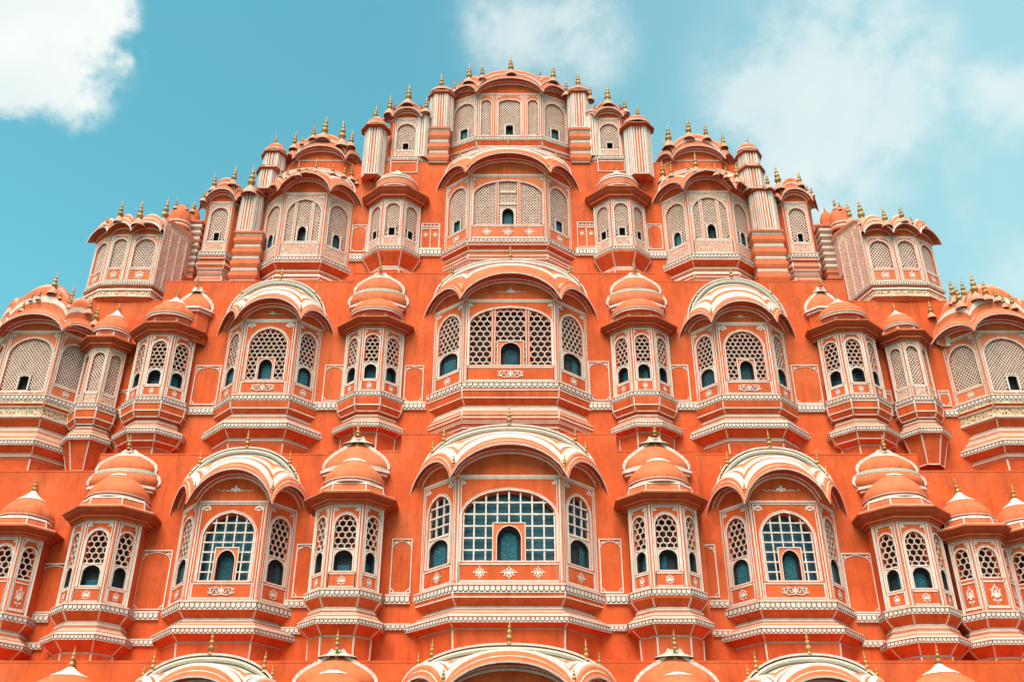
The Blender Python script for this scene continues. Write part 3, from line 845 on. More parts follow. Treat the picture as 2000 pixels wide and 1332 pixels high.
# ------------------------------------------------------------------ tier walls
def wall(label, x0, x1, ytop, D, zbot, back, lip=True, bands=(), panels=()):
    """x in photo columns at the wall top; bands and panels as photo boxes on the wall plane"""
    mb = MB()
    X0, X1 = (PX(x, ytop, D) for x in (x0, x1)) if not isinstance(x0, tuple) else (x0[0], x1[0])
    zt = PZ(ytop, D)
    n = max(1, int((X1 - X0) / .8)); 
    mb.box(X0, X1, D, D + back, zbot, zt, 'orange')
    if lip: mb.box(X0 - .0, X1 + .0, D - .006, D + .05, zt - .03, zt + .004, 'orange')
    org = ((X0 + X1) / 2, D, zbot)
    o = mb.build('wall', root, org, label)
    for (bx0, bx1, by0, by1) in bands:
        z0 = PZ(by0, D - .06); z1 = PZ(by1, D - .06); c = MB()
        pl = [(PX(bx0, by0, D - .06), D - .05), (PX(bx1, by0, D - .06), D - .05)]
        Xa, Xb = pl[0][0], pl[1][0]
        pp = [(Xa, D + .05), (Xa, D - .05), (Xb, D - .05), (Xb, D + .05)]
        hb = z0 - z1
        for q, (za, zb_, o_, k) in enumerate(((z0, z0 - hb * .2, .015, 'white'), (z0 - hb * .2, z1, 0, 'white'))):
            c.box(Xa, Xb, D - .05 - o_, D + .01, zb_, za, k)
        lobes(c, (Xa, D - .05, 0), (Xb, D - .05, 0), z0 - hb * .2, hb * .8, (0, -1, 0), .09)
        c.build('cornice_band', o, ((Xa + Xb) / 2, D, z0))
    for pn in panels:
        px0, px1, py0, py1 = pn[:4]; double = len(pn) > 4
        pxm = (px0 + px1) / 2
        za, zb_ = PZ(py1, D), PZ(py0, D)
        xm = PX(pxm, (py0 + py1) / 2, D); hw = (PX(px1, (py0 + py1) / 2, D) - PX(px0, (py0 + py1) / 2, D)) / 2
        f = Fr((xm - hw, D), (xm + hw, D), za, zb_); c = MB(); w, h = f.w, f.h
        f.rect(c, .012, .012, w - .012, h - .012, .024, 'white', 0, .018)
        if double:
            f.line(c, w / 2, 0, w / 2, h * .78, .022, 'white', 0, .016); f.line(c, 0, h * .78, w, h * .78, .024, 'white', 0, .016)
            for q in (.25, .75): motif(c, f, w * q, h * .55, w * .28, w * .34, 'bud')
            for q in range(5): motif(c, f, w * (.1 + .2 * q), h * .89, w * .18, h * .14, 'corner')
        else:
            # cusped arch head: fill the two spandrels
            ar = Arch(.03, w - .03, 0, h - .16 * w - .10, h - .045, 12); cc = ar.contour()
            f.path(c, cc[1:-1], .014, 'white', 0, .012)
            for sx in (1, -1):
                u = .075 if sx > 0 else w - .075
                motif(c, f, u, h - .075, .09, .07, 'corner')
            f.path(c, [(.02, .10), (.09, .03)], .018, 'white', 0, .012); f.path(c, [(w - .02, .10), (w - .09, .03)], .018, 'white', 0, .012)
        c.build('niche_panel', o, (xm, D, za))
    return o

D0, D1, D1w, D2, D2w, D3, D3w, D4 = 17.0, 18.0, 18.6, 19.3, 19.55, 20.9, 20.95, 21.3
wall('lowest wall of the front, its parapet behind the cropped arches', -250, 2250, 1290, D0, 0, 1.75)
wall('central wall of the second tier with a raised parapet', 785, 1203, 846, D1, 2, 1.4,
     bands=[(752, 800, 1160, 1178), (1183, 1232, 1160, 1178), (745, 800, 1217, 1229), (1181, 1236, 1219, 1231)], panels=[(763, 804, 1052, 1159), (1171, 1216, 1052, 1158)])
wall('second tier wall left of the central bay', 641, 784.6, 880, D1 + .004, 2, 1.4,
     )
wall('second tier wall right of the central bay', 1203.4, 1357, 880, D1 + .004, 2, 1.4,
     )
wall('second tier wall of the left wing', 197, 645, 886, D1w, 2, 1.1,
     bands=[(555, 606, 1171, 1185), (548, 602, 1224, 1237), (242, 310, 1193, 1209), (226, 300, 1247, 1260)], panels=[(575, 613, 1062, 1167), (268, 329, 1074, 1191)])
wall('second tier wall of the right wing', 1353, 1790, 886, D1w, 2, 1.1,
     bands=[(1374, 1425, 1171, 1185), (1379, 1432, 1229, 1242), (1672, 1730, 1198, 1214), (1683, 1745, 1250, 1262)], panels=[(1361, 1401, 1063, 1167), (1651, 1710, 1080, 1197)])
wall('second tier wall at the far left, lower parapet', -170, 197, 919, D1w + .004, 2, 1.1,
     bands=[(40, 96, 1198, 1214), (24, 82, 1254, 1267)], panels=[(69, 128, 1100, 1197)])
wall('second tier wall at the far right, lower parapet', 1790, 2190, 919, D1w + .004, 2, 1.1,
     bands=[(1862, 1896, 1206, 1222), (1985, 2003, 1206, 1222)])
wall('central wall of the third tier', 691, 1279, 533, D2, 6, 1.9,
     bands=[(783, 832, 785, 799), (1150, 1200, 785, 799)], panels=[(789, 827, 714, 786), (1150, 1191, 706, 783)])
wall('third tier wall left of the central bay', 325, 691, 549, D2 + .006, 6, 1.9,
     bands=[(612, 665, 785, 799), (354, 418, 795, 808)], panels=[(632, 670, 713, 784), (377, 428, 714, 791)])
wall('third tier wall right of the central bay', 1279, 1648, 549, D2 + .006, 6, 1.9,
     bands=[(1312, 1362, 785, 799), (1557, 1620, 789, 803)], panels=[(1309, 1347, 713, 784), (1549, 1603, 713, 789)])
wall('third tier wall under the left corner screen', 110, 331, 588, D2w, 6, 1.6,
     bands=[(214, 246, 798, 813)], panels=[(224, 252, 762, 797)])
wall('third tier wall under the right corner screen', 1642, 1890, 588, D2w, 6, 1.6,
     bands=[(1728, 1752, 796, 811), (1845, 1870, 800, 812)], panels=[(1719, 1743, 763, 794), (1834, 1856, 763, 794)])
wall('third tier wall at the far left end', -130, 110, 660, D2w + .004, 6, 1.6)
wall('third tier wall at the far right end', 1890, 2110, 660, D2w + .004, 6, 1.6)
wall('central wall of the fourth tier', 708, 1290, 318, D3, 10, 1.6,
     bands=[(818, 862, 485, 499), (1124, 1174, 484, 498)], panels=[(822, 859, 437, 486, 1), (1127, 1164, 434, 483, 1)])
wall('fourth tier wall of the left side', 545, 708, 323, D3 + .006, 10, 1.6,
     bands=[(682, 714, 496, 509)], panels=[(686, 716, 440, 492)])
wall('fourth tier wall of the right side', 1290, 1448, 323, D3 + .006, 10, 1.6,
     bands=[(1262, 1302, 490, 503)], panels=[(1264, 1294, 438, 488)])
wall('fourth tier wall behind the left towers', 500, 545, 380, D3 + .012, 10, 1.5)
wall('fourth tier wall behind the right towers', 1448, 1500, 380, D3 + .012, 10, 1.5)
wall('fourth tier wall at the left end', 365, 500, 440, D3 + .018, 10, 1.2)
wall('fourth tier wall at the right end', 1500, 1632, 440, D3 + .018, 10, 1.2)

wall('crowning wall behind the top bay', 850, 1142, 192, D4 + .25, 14, 1.2)
wall('shoulder wall behind the two single-window bays', 726, 1262, 250, D4 + .25, 14, 1.2)

# ------------------------------------------------------------------ bay faces by row
grid_c = dict(kind='grid', wide=True, cell=.215, sw=.36, sh=.55, panel=.20, apex=.86, emb='diamond', mgw=.06, rise=.36, wall='orange')
grid_s = dict(kind='grid', cell=.20, sh=.42, panel=.20, apex=.86, emb='diamond', mg=.19)
grid_m = dict(kind='grid', wide=True, cell=.175, sw=.48, sh=.50, panel=.19, apex=.88, emb='scroll', mgw=.14, rise=.5, tym=True)
hex_s = dict(kind='hex', cell=.125, sh=.42, panel=.20, apex=.87)
hex_c2 = dict(kind='hex', wide=True, cell=.145, sw=.34, sh=.44, panel=.20, apex=.90, emb='scroll', mgw=.06, rise=.22, mull=True, tym=True)
hex_m2 = dict(kind='hex', wide=True, cell=.112, sw=.50, sh=.45, panel=.20, apex=.88, emb='scroll', mgw=.16, rise=.5, tym=True)
hex_s2 = dict(kind='hex', cell=.108, sh=.38, panel=.19, apex=.88)
hex_sm = dict(kind='hex', cell=.125, sh=.38, panel=.18, apex=.88, mg=.17)
lat_c3 = dict(wide=True, kind='lat', cell=.074, sw=.24, sh=.42, panel=.22, apex=.90, mgw=.06, rise=.24, mull=True, transom=True, wall='coral')
lat_s3 = dict(kind='lat', cell=.074, sw=.5, sh=.30, panel=.20, apex=.88, wall='coral', narrow=True, mg=.15, square=True, tealsq=True)
lat_m3 = dict(wide=True, kind='lat', cell=.074, sw=.34, sh=.40, panel=.24, apex=.90, mgw=.12, rise=.5, mull=True, wall='filigree')
lat_ms3 = dict(kind='lat', cell=.074, sw=.55, sh=.36, panel=.22, apex=.88, wall='filigree', narrow=True, mg=.15, tealsq=True)
lat_sm3 = dict(kind='lat', cell=.068, sw=.6, sh=.30, panel=.22, apex=.90, wall='filigree', narrow=True, mg=.17, square=True)
lat_full = dict(kind='lat', cell=.068, shut=False, panel=.22, apex=.90, wall='filigree', mg=.16)
lat_big = dict(wide=True, kind='lat', cell=.068, sw=.30, sh=.34, panel=.06, apex=.88, mgw=.10, rise=.42, wall='coral', square=True)
lat_bigs = dict(kind='lat', cell=.068, shut=False, panel=.20, apex=.86, mg=.14, wall='coral')
lat_4 = dict(kind='lat', cell=.072, sw=.5, sh=.34, panel=.05, apex=.86, wall='filigree', narrow=True, mg=.12, square=True, tealsq=True)
lat_4c = dict(wide=True, split=True, kind='lat', cell=.072, sw=.22, sh=.34, panel=.05, apex=.86, wall='coral', mgw=.06, rise=.2, mull=True, square=True, tealsq=True)
plain = dict(kind='plain')

O, C_, PK, WH = 'orange', 'coral', 'pink', 'white'
# ---- row 1 (lower, glazed)
hood_bay('widest bay of the glazed row, in the middle', D1, 994, 1139, 929, 884, 830, .98, 1.72, .70,
         [(1166, -.02, O, 0), (1184, -.16, O, .15), (1186, -.13, WH, .1), (1192, -.10, PK, .1), (1200, .06, PK, 0), (1201, .09, WH, 0), (1214, .09, WH, 0), (1215, .06, O, 0), (1228, -.08, O, .1), (1230, -.05, WH, .1), (1300, -.10, O, .1)],
         (1201, 1214, .10), grid_c, grid_s, 'white', fh=.34)
for nm, cx, xt in (('left', 427, None), ('right', 1558, None)):
    hood_bay('arched bay with a square-paned window in the glazed row, on the %s wing' % nm, D1w, cx, 1172, 979, 932, 874, .69, 1.20, .60,
             [(1191, -.02, O, 0), (1208, -.15, O, .15), (1210, -.12, WH, .1), (1216, -.09, PK, .1), (1223, .05, PK, 0), (1224, .08, WH, 0), (1236, .08, WH, 0), (1237, .05, O, 0), (1254, -.10, O, .1), (1256, -.07, WH, .1), (1320, -.12, O, .1)],
             (1224, 1236, .09), grid_m, hex_s, 'white', fh=.32)
for nm, cx, yc, dd in (('left', 664, 1149, 0), ('right', 1311, 1147, 0)):
    small_bay('narrow domed bay with honeycomb screens just %s of the middle in the glazed row' % nm, D1, cx, yc, 984, 959, 890, .34, .68, .66, .32,
              [(1166, -.01, O, 0), (1186, -.13, O, .1), (1188, -.10, WH, .1), (1196, -.07, PK, .05), (1205, .03, PK, 0), (1206, .05, WH, 0), (1217, .05, WH, 0), (1218, .02, O, 0), (1240, -.16, O, .1), (1242, -.13, WH, .1), (1310, -.15, O, .1)],
              (1206, 1217, .06), hex_s, rear=(920, 858, .63, False))
for nm, cx, yc, yt, yl in (('left', 162, 1177, 1015, 987), ('right', 1816, 1183, 1017, 987)):
    small_bay('narrow domed bay with honeycomb screens on the %s wing of the glazed row' % nm, D1w, cx, yc, yt, yl, 918, .33, .70, .72, .36,
              [(yc + 16, -.01, O, 0), (yc + 36, -.14, O, .1), (yc + 38, -.11, WH, .1), (yc + 50, -.07, PK, .05), (yc + 58, .03, PK, 0), (yc + 59, .05, WH, 0), (yc + 71, .05, WH, 0), (yc + 72, .02, O, 0), (yc + 96, -.18, O, .1), (yc + 98, -.15, WH, .1), (yc + 170, -.17, O, .1)],
              (yc + 59, yc + 71, .06), hex_s, rear=(952, 884, .64, True))
sp_far = dict(hex_s, shut=False, panel=.45)
for lb, cx, yc, yt, yl, yd in (('slim domed bay with two stacked emblem panels at the left edge of the glazed row', -26, 1195, 1047, 1024, 963),
                          ('slim domed bay with two stacked emblem panels beside the right wing bay', 1957, 1192, 1051, 1024, 966),
                          ('slim domed bay cropped by the right edge of the glazed row', 2075, 1200, 1058, 1031, 977)):
    small_bay(lb, D1w, cx, yc, yt, yl, yd, .30, .60, .66, .34,
              [(yc + 16, -.01, O, 0), (yc + 34, -.14, O, .1), (yc + 36, -.11, WH, .1), (yc + 46, -.07, PK, .05), (yc + 54, .03, PK, 0), (yc + 55, .05, WH, 0), (yc + 66, .05, WH, 0), (yc + 67, .02, O, 0), (yc + 90, -.18, O, .1), (yc + 92, -.15, WH, .1), (yc + 170, -.17, O, .1)],
              (yc + 55, yc + 66, .06), sp_far)
# ---- row 0 (cropped at the bottom edge)
hood_bay('cropped arched roof in the middle of the bottom edge', D0, 994, 1560, 1352, 1306, 1256, .98, 1.72, .70, [], None, None, None, 'white', corb=False, faces=False, x_at=(994, 1256, D0 - .16), fh=.33)
hood_bay('cropped arched roof on the left of the bottom edge', D0, 300, 1575, 1385, 1335, 1276, .72, 1.22, .60, [], None, None, None, 'white', corb=False, faces=False, x_at=(412, 1276, D0 - .16), fh=.32)
hood_bay('cropped arched roof on the right of the bottom edge', D0, 300, 1575, 1385, 1335, 1276, .72, 1.22, .60, [], None, None, None, 'white', corb=False, faces=False, x_at=(1580, 1276, D0 - .16), fh=.32)
for lb, px, yd, rr_ in (('cropped double dome left of the middle of the bottom edge', 656, 1302, (1345, 1274, .68, False)), ('cropped double dome right of the middle of the bottom edge', 1320, 1306, (1350, 1274, .68, False)),
                   ('cropped dome at the left end of the bottom edge', 138, 1306, None), ('cropped dome at the right end of the bottom edge', 1834, 1300, None)):
    small_bay(lb, D0, 0, 1580, 1402, 1375, yd, .34, .68, .66, .32, [(1620, -.1, O, 0)], None, hex_s, rear=rr_, x_at=(px, yd, D0 - .06), faces=False)

# ---- row 2 (honeycomb)
hood_bay('widest bay of the honeycomb row, in the middle', D2, 997, 745, 586, 551, 507, 1.01, 1.80, .66,
         [(762, -.01, O, 0), (776, -.04, O, 0), (791, -.16, O, .1), (793, -.12, WH, .1), (797, -.10, PK, .1), (800, -.10, WH, .1), (802, -.06, PK, .05), (808, -.03, C_, 0), (815, -.03, C_, 0), (820, -.07, C_, 0), (822, -.02, WH, 0), (829, -.10, PK, 0), (831, -.08, WH, 0), (836, -.12, PK, 0), (860, -.16, O, 0)],
         None, hex_c2, hex_sm, 'orange', band_h=.14, fh=.30, lobew=.11)
for nm, cx, yt, yR in (('left', 509, 625, 548), ('right', 1467, 631, 545)):
    hood_bay('arched honeycomb bay on the %s of the widest one' % nm, D2, cx, 770, yt, yt - 26, yR, .61, 1.13, .52,
             [(784, -.01, O, 0), (796, -.04, O, 0), (808, -.14, O, .1), (810, -.10, WH, .1), (817, -.08, PK, .05), (823, .06, PK, 0), (824, .08, WH, 0), (835, .08, WH, 0), (837, .04, O, 0), (856, -.12, O, .1), (858, -.08, WH, .1), (866, -.12, PK, .1), (890, -.16, O, .1)],
             (824, 835, .09), hex_m2, hex_s2, 'white', band_h=.13, fh=.28, lobew=.09)
for nm, cx in (('left', 719), ('right', 1262)):
    small_bay('narrow domed honeycomb bay just %s of the widest one' % nm, D2, cx, 763, 639, 617, 580, .27, .69, .48, .10,
              [(776, 0, O, 0), (790, -.02, O, 0), (800, -.09, O, 0), (806, -.16, O, .1), (808, -.13, WH, .1), (816, -.10, PK, .05), (822, .02, PK, 0), (823, .04, WH, 0), (831, .04, WH, 0), (833, 0, O, 0), (842, -.14, O, .1), (844, -.12, WH, .1), (890, -.14, O, .1)],
              (823, 832, .05), hex_s2, rear=(597, 537, .60, True), band_h=.11, eave=.22, fh=.25, lobew=.08)
for nm, cx, yc, yd, dx in (('left', 291, 773, 586, .42), ('right', 1686, 769, 589, -.32)):
    small_bay('narrow domed honeycomb bay on the %s wing' % nm, D2, cx, yc, yc - 121, yc - 145, yd, .28, .68, .52, .16,
              [(yc + 14, 0, O, 0), (yc + 28, -.02, O, 0), (yc + 38, -.09, O, 0), (yc + 44, -.17, O, .1), (yc + 46, -.14, WH, .1), (yc + 56, -.10, PK, .05), (yc + 61, .02, PK, 0), (yc + 62, .04, WH, 0), (yc + 71, .04, WH, 0), (yc + 73, 0, O, 0), (yc + 86, -.06, O, 0), (yc + 96, -.20, O, .1), (yc + 98, -.18, WH, .1), (yc + 130, -.2, O, .1)],
              (yc + 62, yc + 71, .05), hex_s2, rear=(606, 563, .42, False, dx, D2), band_h=.11, eave=.22, fh=.24, lobew=.08)
for nm, cx, yc in (('left', 171, 786), ('right', 1803, 773)):
    small_bay('slim domed bay of pale stone lattice on the %s wing' % nm, D2w, cx, yc, yc - 108, yc - 130, 611, .22, .50, .50, .18,
              [(yc + 14, 0, O, 0), (yc + 30, -.02, O, 0), (yc + 40, -.09, O, 0), (yc + 44, -.14, O, .1), (yc + 46, -.11, WH, .1), (yc + 54, -.08, PK, .05), (yc + 60, .0, PK, 0), (yc + 61, .02, WH, 0), (yc + 71, .02, WH, 0), (yc + 73, -.04, O, 0), (yc + 130, -.22, O, .1)],
              (yc + 61, yc + 71, .03), dict(lat_full, panel=.20), band_h=.11, eave=.20, fh=.22, lobew=.08)
for lb, cx, xr, fx in (('big pale lattice bay at the left end', 35, 100, [(105, 537, 564, D2w - .1), (140, 536, 556, D2w + .2), (76, 566, 580, D2w - .25), (61, 574, 584, D2w - .3), (44, 588, 603, D2w - .4), (136, 578, 596, D2w - .4), (118, 570, 580, D2w - .3), (175, 583, 605, D2w - .1), (186, 599, 627, D2w - .15)]),
                   ('big pale lattice bay at the right end', 1990, 1930, [(1863, 537, 567, D2w - .1), (1884, 529, 558, D2w - .1), (1875, 562, 590, D2w - .3), (1905, 540, 574, D2w - .2), (1926, 551, 577, D2w - .2), (1946, 564, 582, D2w - .2), (1961, 576, 594, D2w - .3), (1978, 575, 596, D2w - .2), (1818, 590, 612, D2w), (1857, 578, 590, D2w - .2)])):
    hood_bay(lb, D2w, cx, 770, 647, 630, 562, .60, 1.18, .62,
             [(786, -.01, 'friezepat', 0), (787, .0, WH, 0), (793, -.05, O, 0), (794, -.07, WH, 0), (808, -.07, 'friezepat', 0), (810, -.04, WH, 0), (815, -.08, PK, 0), (832, -.20, O, .1), (835, -.16, WH, .1), (845, -.10, PK, .05), (857, .0, PK, 0), (858, .03, WH, 0), (868, .03, WH, 0), (870, 0, O, 0), (886, -.12, O, .1), (888, -.08, WH, .1), (896, -.14, PK, .1), (930, -.16, O, .1)],
             (858, 868, .04), lat_big, lat_bigs, 'orange', band_h=.13, fins=fx, lobed=.45, lobew=.09, drop=.08)

# ---- row 3
hood_bay('widest bay of the lattice row, in the middle', D3, 992, 465, 342, 316, 287, 1.0, 1.73, .60,
         [(478, -.02, O, 0), (487, -.12, O, .1), (489, -.07, WH, .1), (494, -.12, PK, .05), (496, -.08, WH, .05), (499, -.05, C_, 0), (504, -.06, C_, 0), (507, -.11, WH, 0), (511, -.09, PK, 0), (514, -.13, WH, 0), (540, -.16, O, 0)],
         None, lat_c3, lat_s3, 'orange', band_h=.13, fh=.26, lobew=.10)
for nm, cx, yc, yt, fx in (('left', 582, 500, 378, [(616, 313, 331, D3 - .1), (583, 320, 338, D3 - .2), (598, 324, 334, D3 - .1), (547, 333, 350, D3 - .1), (562, 330, 344, D3 - .2), (650, 322, 336, D3 - .1), (672, 328, 342, D3 - .1), (686, 325, 346, D3 - .1), (697, 344, 356, D3 - .1)]),
                       ('right', 1397, 495, 374, [(1359, 304, 329, D3 - .1), (1295, 320, 347, D3 - .1), (1311, 323, 340, D3 - .1), (1345, 322, 333, D3 - .2), (1376, 320, 330, D3 - .2), (1398, 322, 338, D3 - .1), (1418, 328, 343, D3 - .1), (1439, 325, 350, D3 - .1)])):
    hood_bay('arched lattice bay on the %s of the widest one' % nm, D3, cx, yc, yt, yt - 24, 330, .58, 1.22, .54,
             [(yc + 12, -.01, O, 0), (yc + 25, -.16, O, .1), (yc + 27, -.10, WH, .1), (yc + 32, -.14, PK, .05), (yc + 34, -.09, WH, 0), (yc + 38, -.06, C_, 0), (yc + 43, -.08, C_, 0), (yc + 46, -.13, WH, 0), (yc + 50, -.11, PK, 0), (yc + 80, -.16, O, 0)],
             None, lat_m3, lat_ms3, 'orange', band_h=.13, fins=fx, lobew=.09)
for nm, cx, yc in (('left', 762, 479), ('right', 1218, 480)):
    small_bay('narrow lattice bay under a deep dark eave just %s of the widest one' % nm, D3, cx, yc, 388, 363, 338, .29, .71, .50, .10,
              [(yc + 11, 0, O, 0), (yc + 38, -.20, O, .1), (yc + 40, -.16, WH, .1), (yc + 44, -.14, PK, .1), (yc + 46, -.12, WH, .1), (yc + 70, -.16, O, .1)],
              None, lat_sm3, band_h=.12, eave=.22, fh=.20, low=True, dr=.56, lobew=.08)
for nm, cx, yc, fx in (('left', 415, 491, [(456, 321, 345, D3), (490, 311, 345, D3), (418, 343, 366, D3 - .2), (398, 372, 388, D3 - .3), (376, 396, 404, D3)]),
                   ('right', 1571, 494, [(1521, 311, 341, D3), (1562, 330, 350, D3 - .1), (1578, 346, 358, D3 - .1), (1500, 332, 352, D3), (1586, 358, 370, D3 - .2)])):
    hood_bay('flat-sided lattice bay at the %s end of the lattice row' % nm, D3, cx, yc, 395, 380, 348, .34, .56, .32,
             [(yc + 13, -.02, O, 0), (yc + 17, -.08, O, 0), (yc + 19, -.02, WH, 0), (yc + 26, .0, C_, 0), (yc + 33, -.04, C_, 0), (yc + 36, -.08, WH, 0), (yc + 41, -.06, PK, 0), (yc + 44, -.10, WH, 0), (yc + 50, -.06, C_, 0), (yc + 56, -.04, C_, 0), (yc + 62, -.04, WH, 0)],
             None, dict(lat_ms3, square=True, sw=.42, sh=.30), plain, 'orange', band_h=.13, fins=fx, rim=.20, lobew=.085, rear_w=1.1, drop=.05)

# ---- row 4
hood_bay('crowning bay with five lattice windows at the very top', D4, 995, 267, 184, 165, 140, .90, 1.66, .34,
         [(276, -.02, O, 0), (284, -.06, O, .0), (286, -.02, WH, 0), (290, -.08, PK, 0), (293, -.04, C_, 0), (298, -.08, C_, 0), (330, -.12, O, 0)],
         None, lat_4c, lat_4, 'orange', band_h=.12, rim=.22,
         fins=[(998, 115, 139, D4 - .15), (916, 130, 155, D4 - .15), (942, 131, 149, D4 - .15), (1055, 137, 148, D4 - .15), (1080, 130, 153, D4 - .15), (1106, 143, 163, D4 - .15), (887, 153, 167, D4 - .15)], lobew=.08, drop=.03)
for nm, cx, yc, fx in (('left', 790, 306, [(797, 166, 194, 21.0), (761, 183, 207, 21.0), (832, 173, 193, 21.0), (750, 205, 215, 21.0)]),
                   ('right', 1193, 304, [(1187, 169, 196, 21.0), (1152, 169, 189, 21.0), (1221, 190, 209, 21.0)])):
    hood_bay('single-window lattice bay %s of the crowning bay' % nm, 21.05, cx, yc, 232, 221, 196, .36, .62, .20,
             [(yc + 11, -.02, O, 0), (yc + 30, -.04, O, 0)], None, dict(lat_4, panel=.20, sw=.42, sh=.30), dict(kind='plain'), 'orange', band_h=.12, fins=fx, rim=.18, lobew=.08, rear_w=1.0, drop=.03)
for nm, x, fx in (('left', 625, [(612, 247, 266, 21.0), (633, 233, 263, 21.0), (668, 229, 260, 21.0), (686, 243, 264, 21.0), (575, 262, 284, 21.0), (590, 266, 276, 21.0)]),
              ('right', 1363, [(1306, 232, 260, 21.0), (1345, 233, 259, 21.0), (1379, 245, 266, 21.0), (1413, 259, 279, 21.0), (1285, 257, 268, 21.0), (1297, 251, 262, 21.0)])):
    hood_bay('arched roof without windows behind the %s lattice bay' % nm, 21.05, 0, 340, 314, 296, 262, .66, 1.04, .30, [], None, plain, plain, 'orange', x_at=(x, 314, 20.75), corb=False, fins=fx, rim=.20, rear_w=1.0, drop=.03, faces=False)

# ---- striped towers, moulded piers, slatted panels
def stripes(mb, plan, z0, z1, sp_=.075, w=.036, o=0.0):
    pl = offset_plan(plan, o)
    for a, b in zip(pl, pl[1:]):
        f = Fr(a, b, z0, z1)
        if f.w < .05: continue
        n = max(2, round(f.w / sp_))
        for i in range(n + 1):
            u = min(max(f.w * i / n, w / 2), f.w - w / 2)
            f.line(mb, u, .02, u, z1 - z0 - .02, w * random.uniform(.7, 1.25), 'white', .001, .02)
        f.line(mb, 0, .012, f.w, .012, .028, 'white', .001, .022); f.line(mb, 0, z1 - z0 - .012, f.w, z1 - z0 - .012, .028, 'white', .001, .022)
def oct_plan(X, D, hw, p): return [(X - hw, D + .02), (X - hw, D - p * .45), (X - hw * .55, D - p), (X + hw * .55, D - p), (X + hw, D - p * .45), (X + hw, D + .02)]
def cap(mb, plan, X, Dc, z, hw, h, ev=.10):
    h *= 1.6; ev *= .8
    mb.grid([ring(plan, 0, z - .04), ring(plan, ev, z + .005), ring(plan, ev, z + .025), ring(plan, .0, z + .09), ring(plan, .03, z + .12), ring(plan, 0, z + .15)], ['darkred', 'coral', 'coral', 'white', 'coral'])
    if h > 0:
        lathe(mb, (X, Dc, z + .14), [(hw * x, h * y) for x, y in ((1.0, 0), (1.04, .15), (.95, .4), (.72, .65), (.42, .85), (.2, .95))], 'coral', 20, True, .7)
        lathe(mb, (X, Dc, z + .14), [(hw * x, h * y) for x, y in ((.50, .80), (.46, .84), (.2, .98), (.08, 1.08), (.001, 1.1))], 'white', 14, False, .7)
        lathe(mb, (X, Dc, z + .14 + h * .1), [(hw * 1.0, -.02), (hw * 1.05 + .012, -.015), (hw * 1.05 + .012, .015), (hw * 1.0, .02)], 'white', 20, False, .7)
def tower(label, D, segs, capped=True, fin=(), p=.3, ev=.10, domeh=.28, block=None):
    """segs: (cx at mid, half width px, ytop, ybottom) from the top down"""
    (c0, hw0, ya, yb) = segs[0]
    Yf = D - p; org = (PX(c0, ya, Yf), D, PZ(segs[-1][3], Yf))
    mb = MB(); st = MB()
    for i, (c, hw, y0, y1) in enumerate(segs):
        X, zm = P(c, (y0 + y1) / 2, Yf); hwm = PX(c + hw, (y0 + y1) / 2, Yf) - X
        z0, z1 = PZ(y1, Yf), PZ(y0, Yf); pl = oct_plan(X, D, hwm, p)
        mb.grid([ring(pl, -.3, z0), ring(pl, 0, z0), ring(pl, 0, z1), ring(pl, -.3, z1)], 'coral')
        stripes(st, pl, z0, z1)
        if i == 0 and capped: cap(mb, pl, X, D - p * .45, z1, hwm, domeh, ev)
        elif i > 0: cap(mb, pl, X, D - .05, z1, hwm, .12, ev)
    o = mb.build('tower', root, org, label); st.build('stripes', o, org)
    for k_, f in enumerate(fin):
        X_ = PX(c0, ya, Yf); finial(o, X_ + (0 if k_ == 0 else .12), D - p * .45 + (.25 if k_ else 0), PZ(ya, Yf) + .14 + domeh * 1.6, PZ(f[1], f[3]) - PZ(f[2], f[3]))
    return o
def pier(label, D, cx, hw, y0, y1, n=5, p=.3, slat=False, white_top=False, dome=None):
    Yf = D - p; X = PX(cx, (y0 + y1) / 2, Yf); hwm = PX(cx + hw, (y0 + y1) / 2, Yf) - X
    z1, z0 = PZ(y0, Yf), PZ(y1, Yf)
    mb = MB(); pl = [(X - hwm, D + .02), (X - hwm, D - p), (X + hwm, D - p), (X + hwm, D + .02)]
    H = z1 - z0; pr = [(z1 + .0, -.2), (z1, .05), (z1 - .05, .05), (z1 - .055, 0)]; ks = ['coral', 'coral', 'white']
    s = (H - .06) / n
    for i in range(n):
        zt = z1 - .06 - i * s
        wh = white_top and i < n * .7
        for fz, oo, k in ((.08, .0, 'white'), (.16, .02, 'pink'), (.24, .0, 'white'), (.40, .035, O if not wh else 'pink'), (.62, .04, C_ if not wh else 'white'), (.82, .015, C_ if not wh else 'white'), (.90, -.02, 'pink'), (1.0, .01, 'white')):
            pr.append((zt - s * fz, oo)); ks.append(k)
    mb.grid([ring(pl, o, z) for z, o in pr], ks)
    o = mb.build('moulded_pier', root, (X, D, z0), label)
    if dome:
        dx, dy0, dy1, dhw = dome; Yd = D - p * .3; dm = MB(); Xd = PX(dx, dy1, Yd); r_ = PX(dx + dhw, dy1, Yd) - Xd; zb = z1 - .03; hh = PZ(dy0, Yd) - zb
        lathe(dm, (Xd, Yd, zb), [(r_ * a_, hh * b_) for a_, b_ in ((.9, 0), (1.05, .06), (1.05, .16), (.95, .2), (1.04, .35), (.98, .6), (.72, .85), (.3, 1.0), (.01, 1.02))], 'coral', 22, True, .9)
        lathe(dm, (Xd, Yd, zb + hh * .1), [(r_, -.02), (r_ * 1.1, -.015), (r_ * 1.1, .015), (r_, .02)], 'white', 22, False, .9)
        dm.build('dome', o, (X, D, z0)); finial(o, Xd, Yd, zb + hh, .16)
    return o

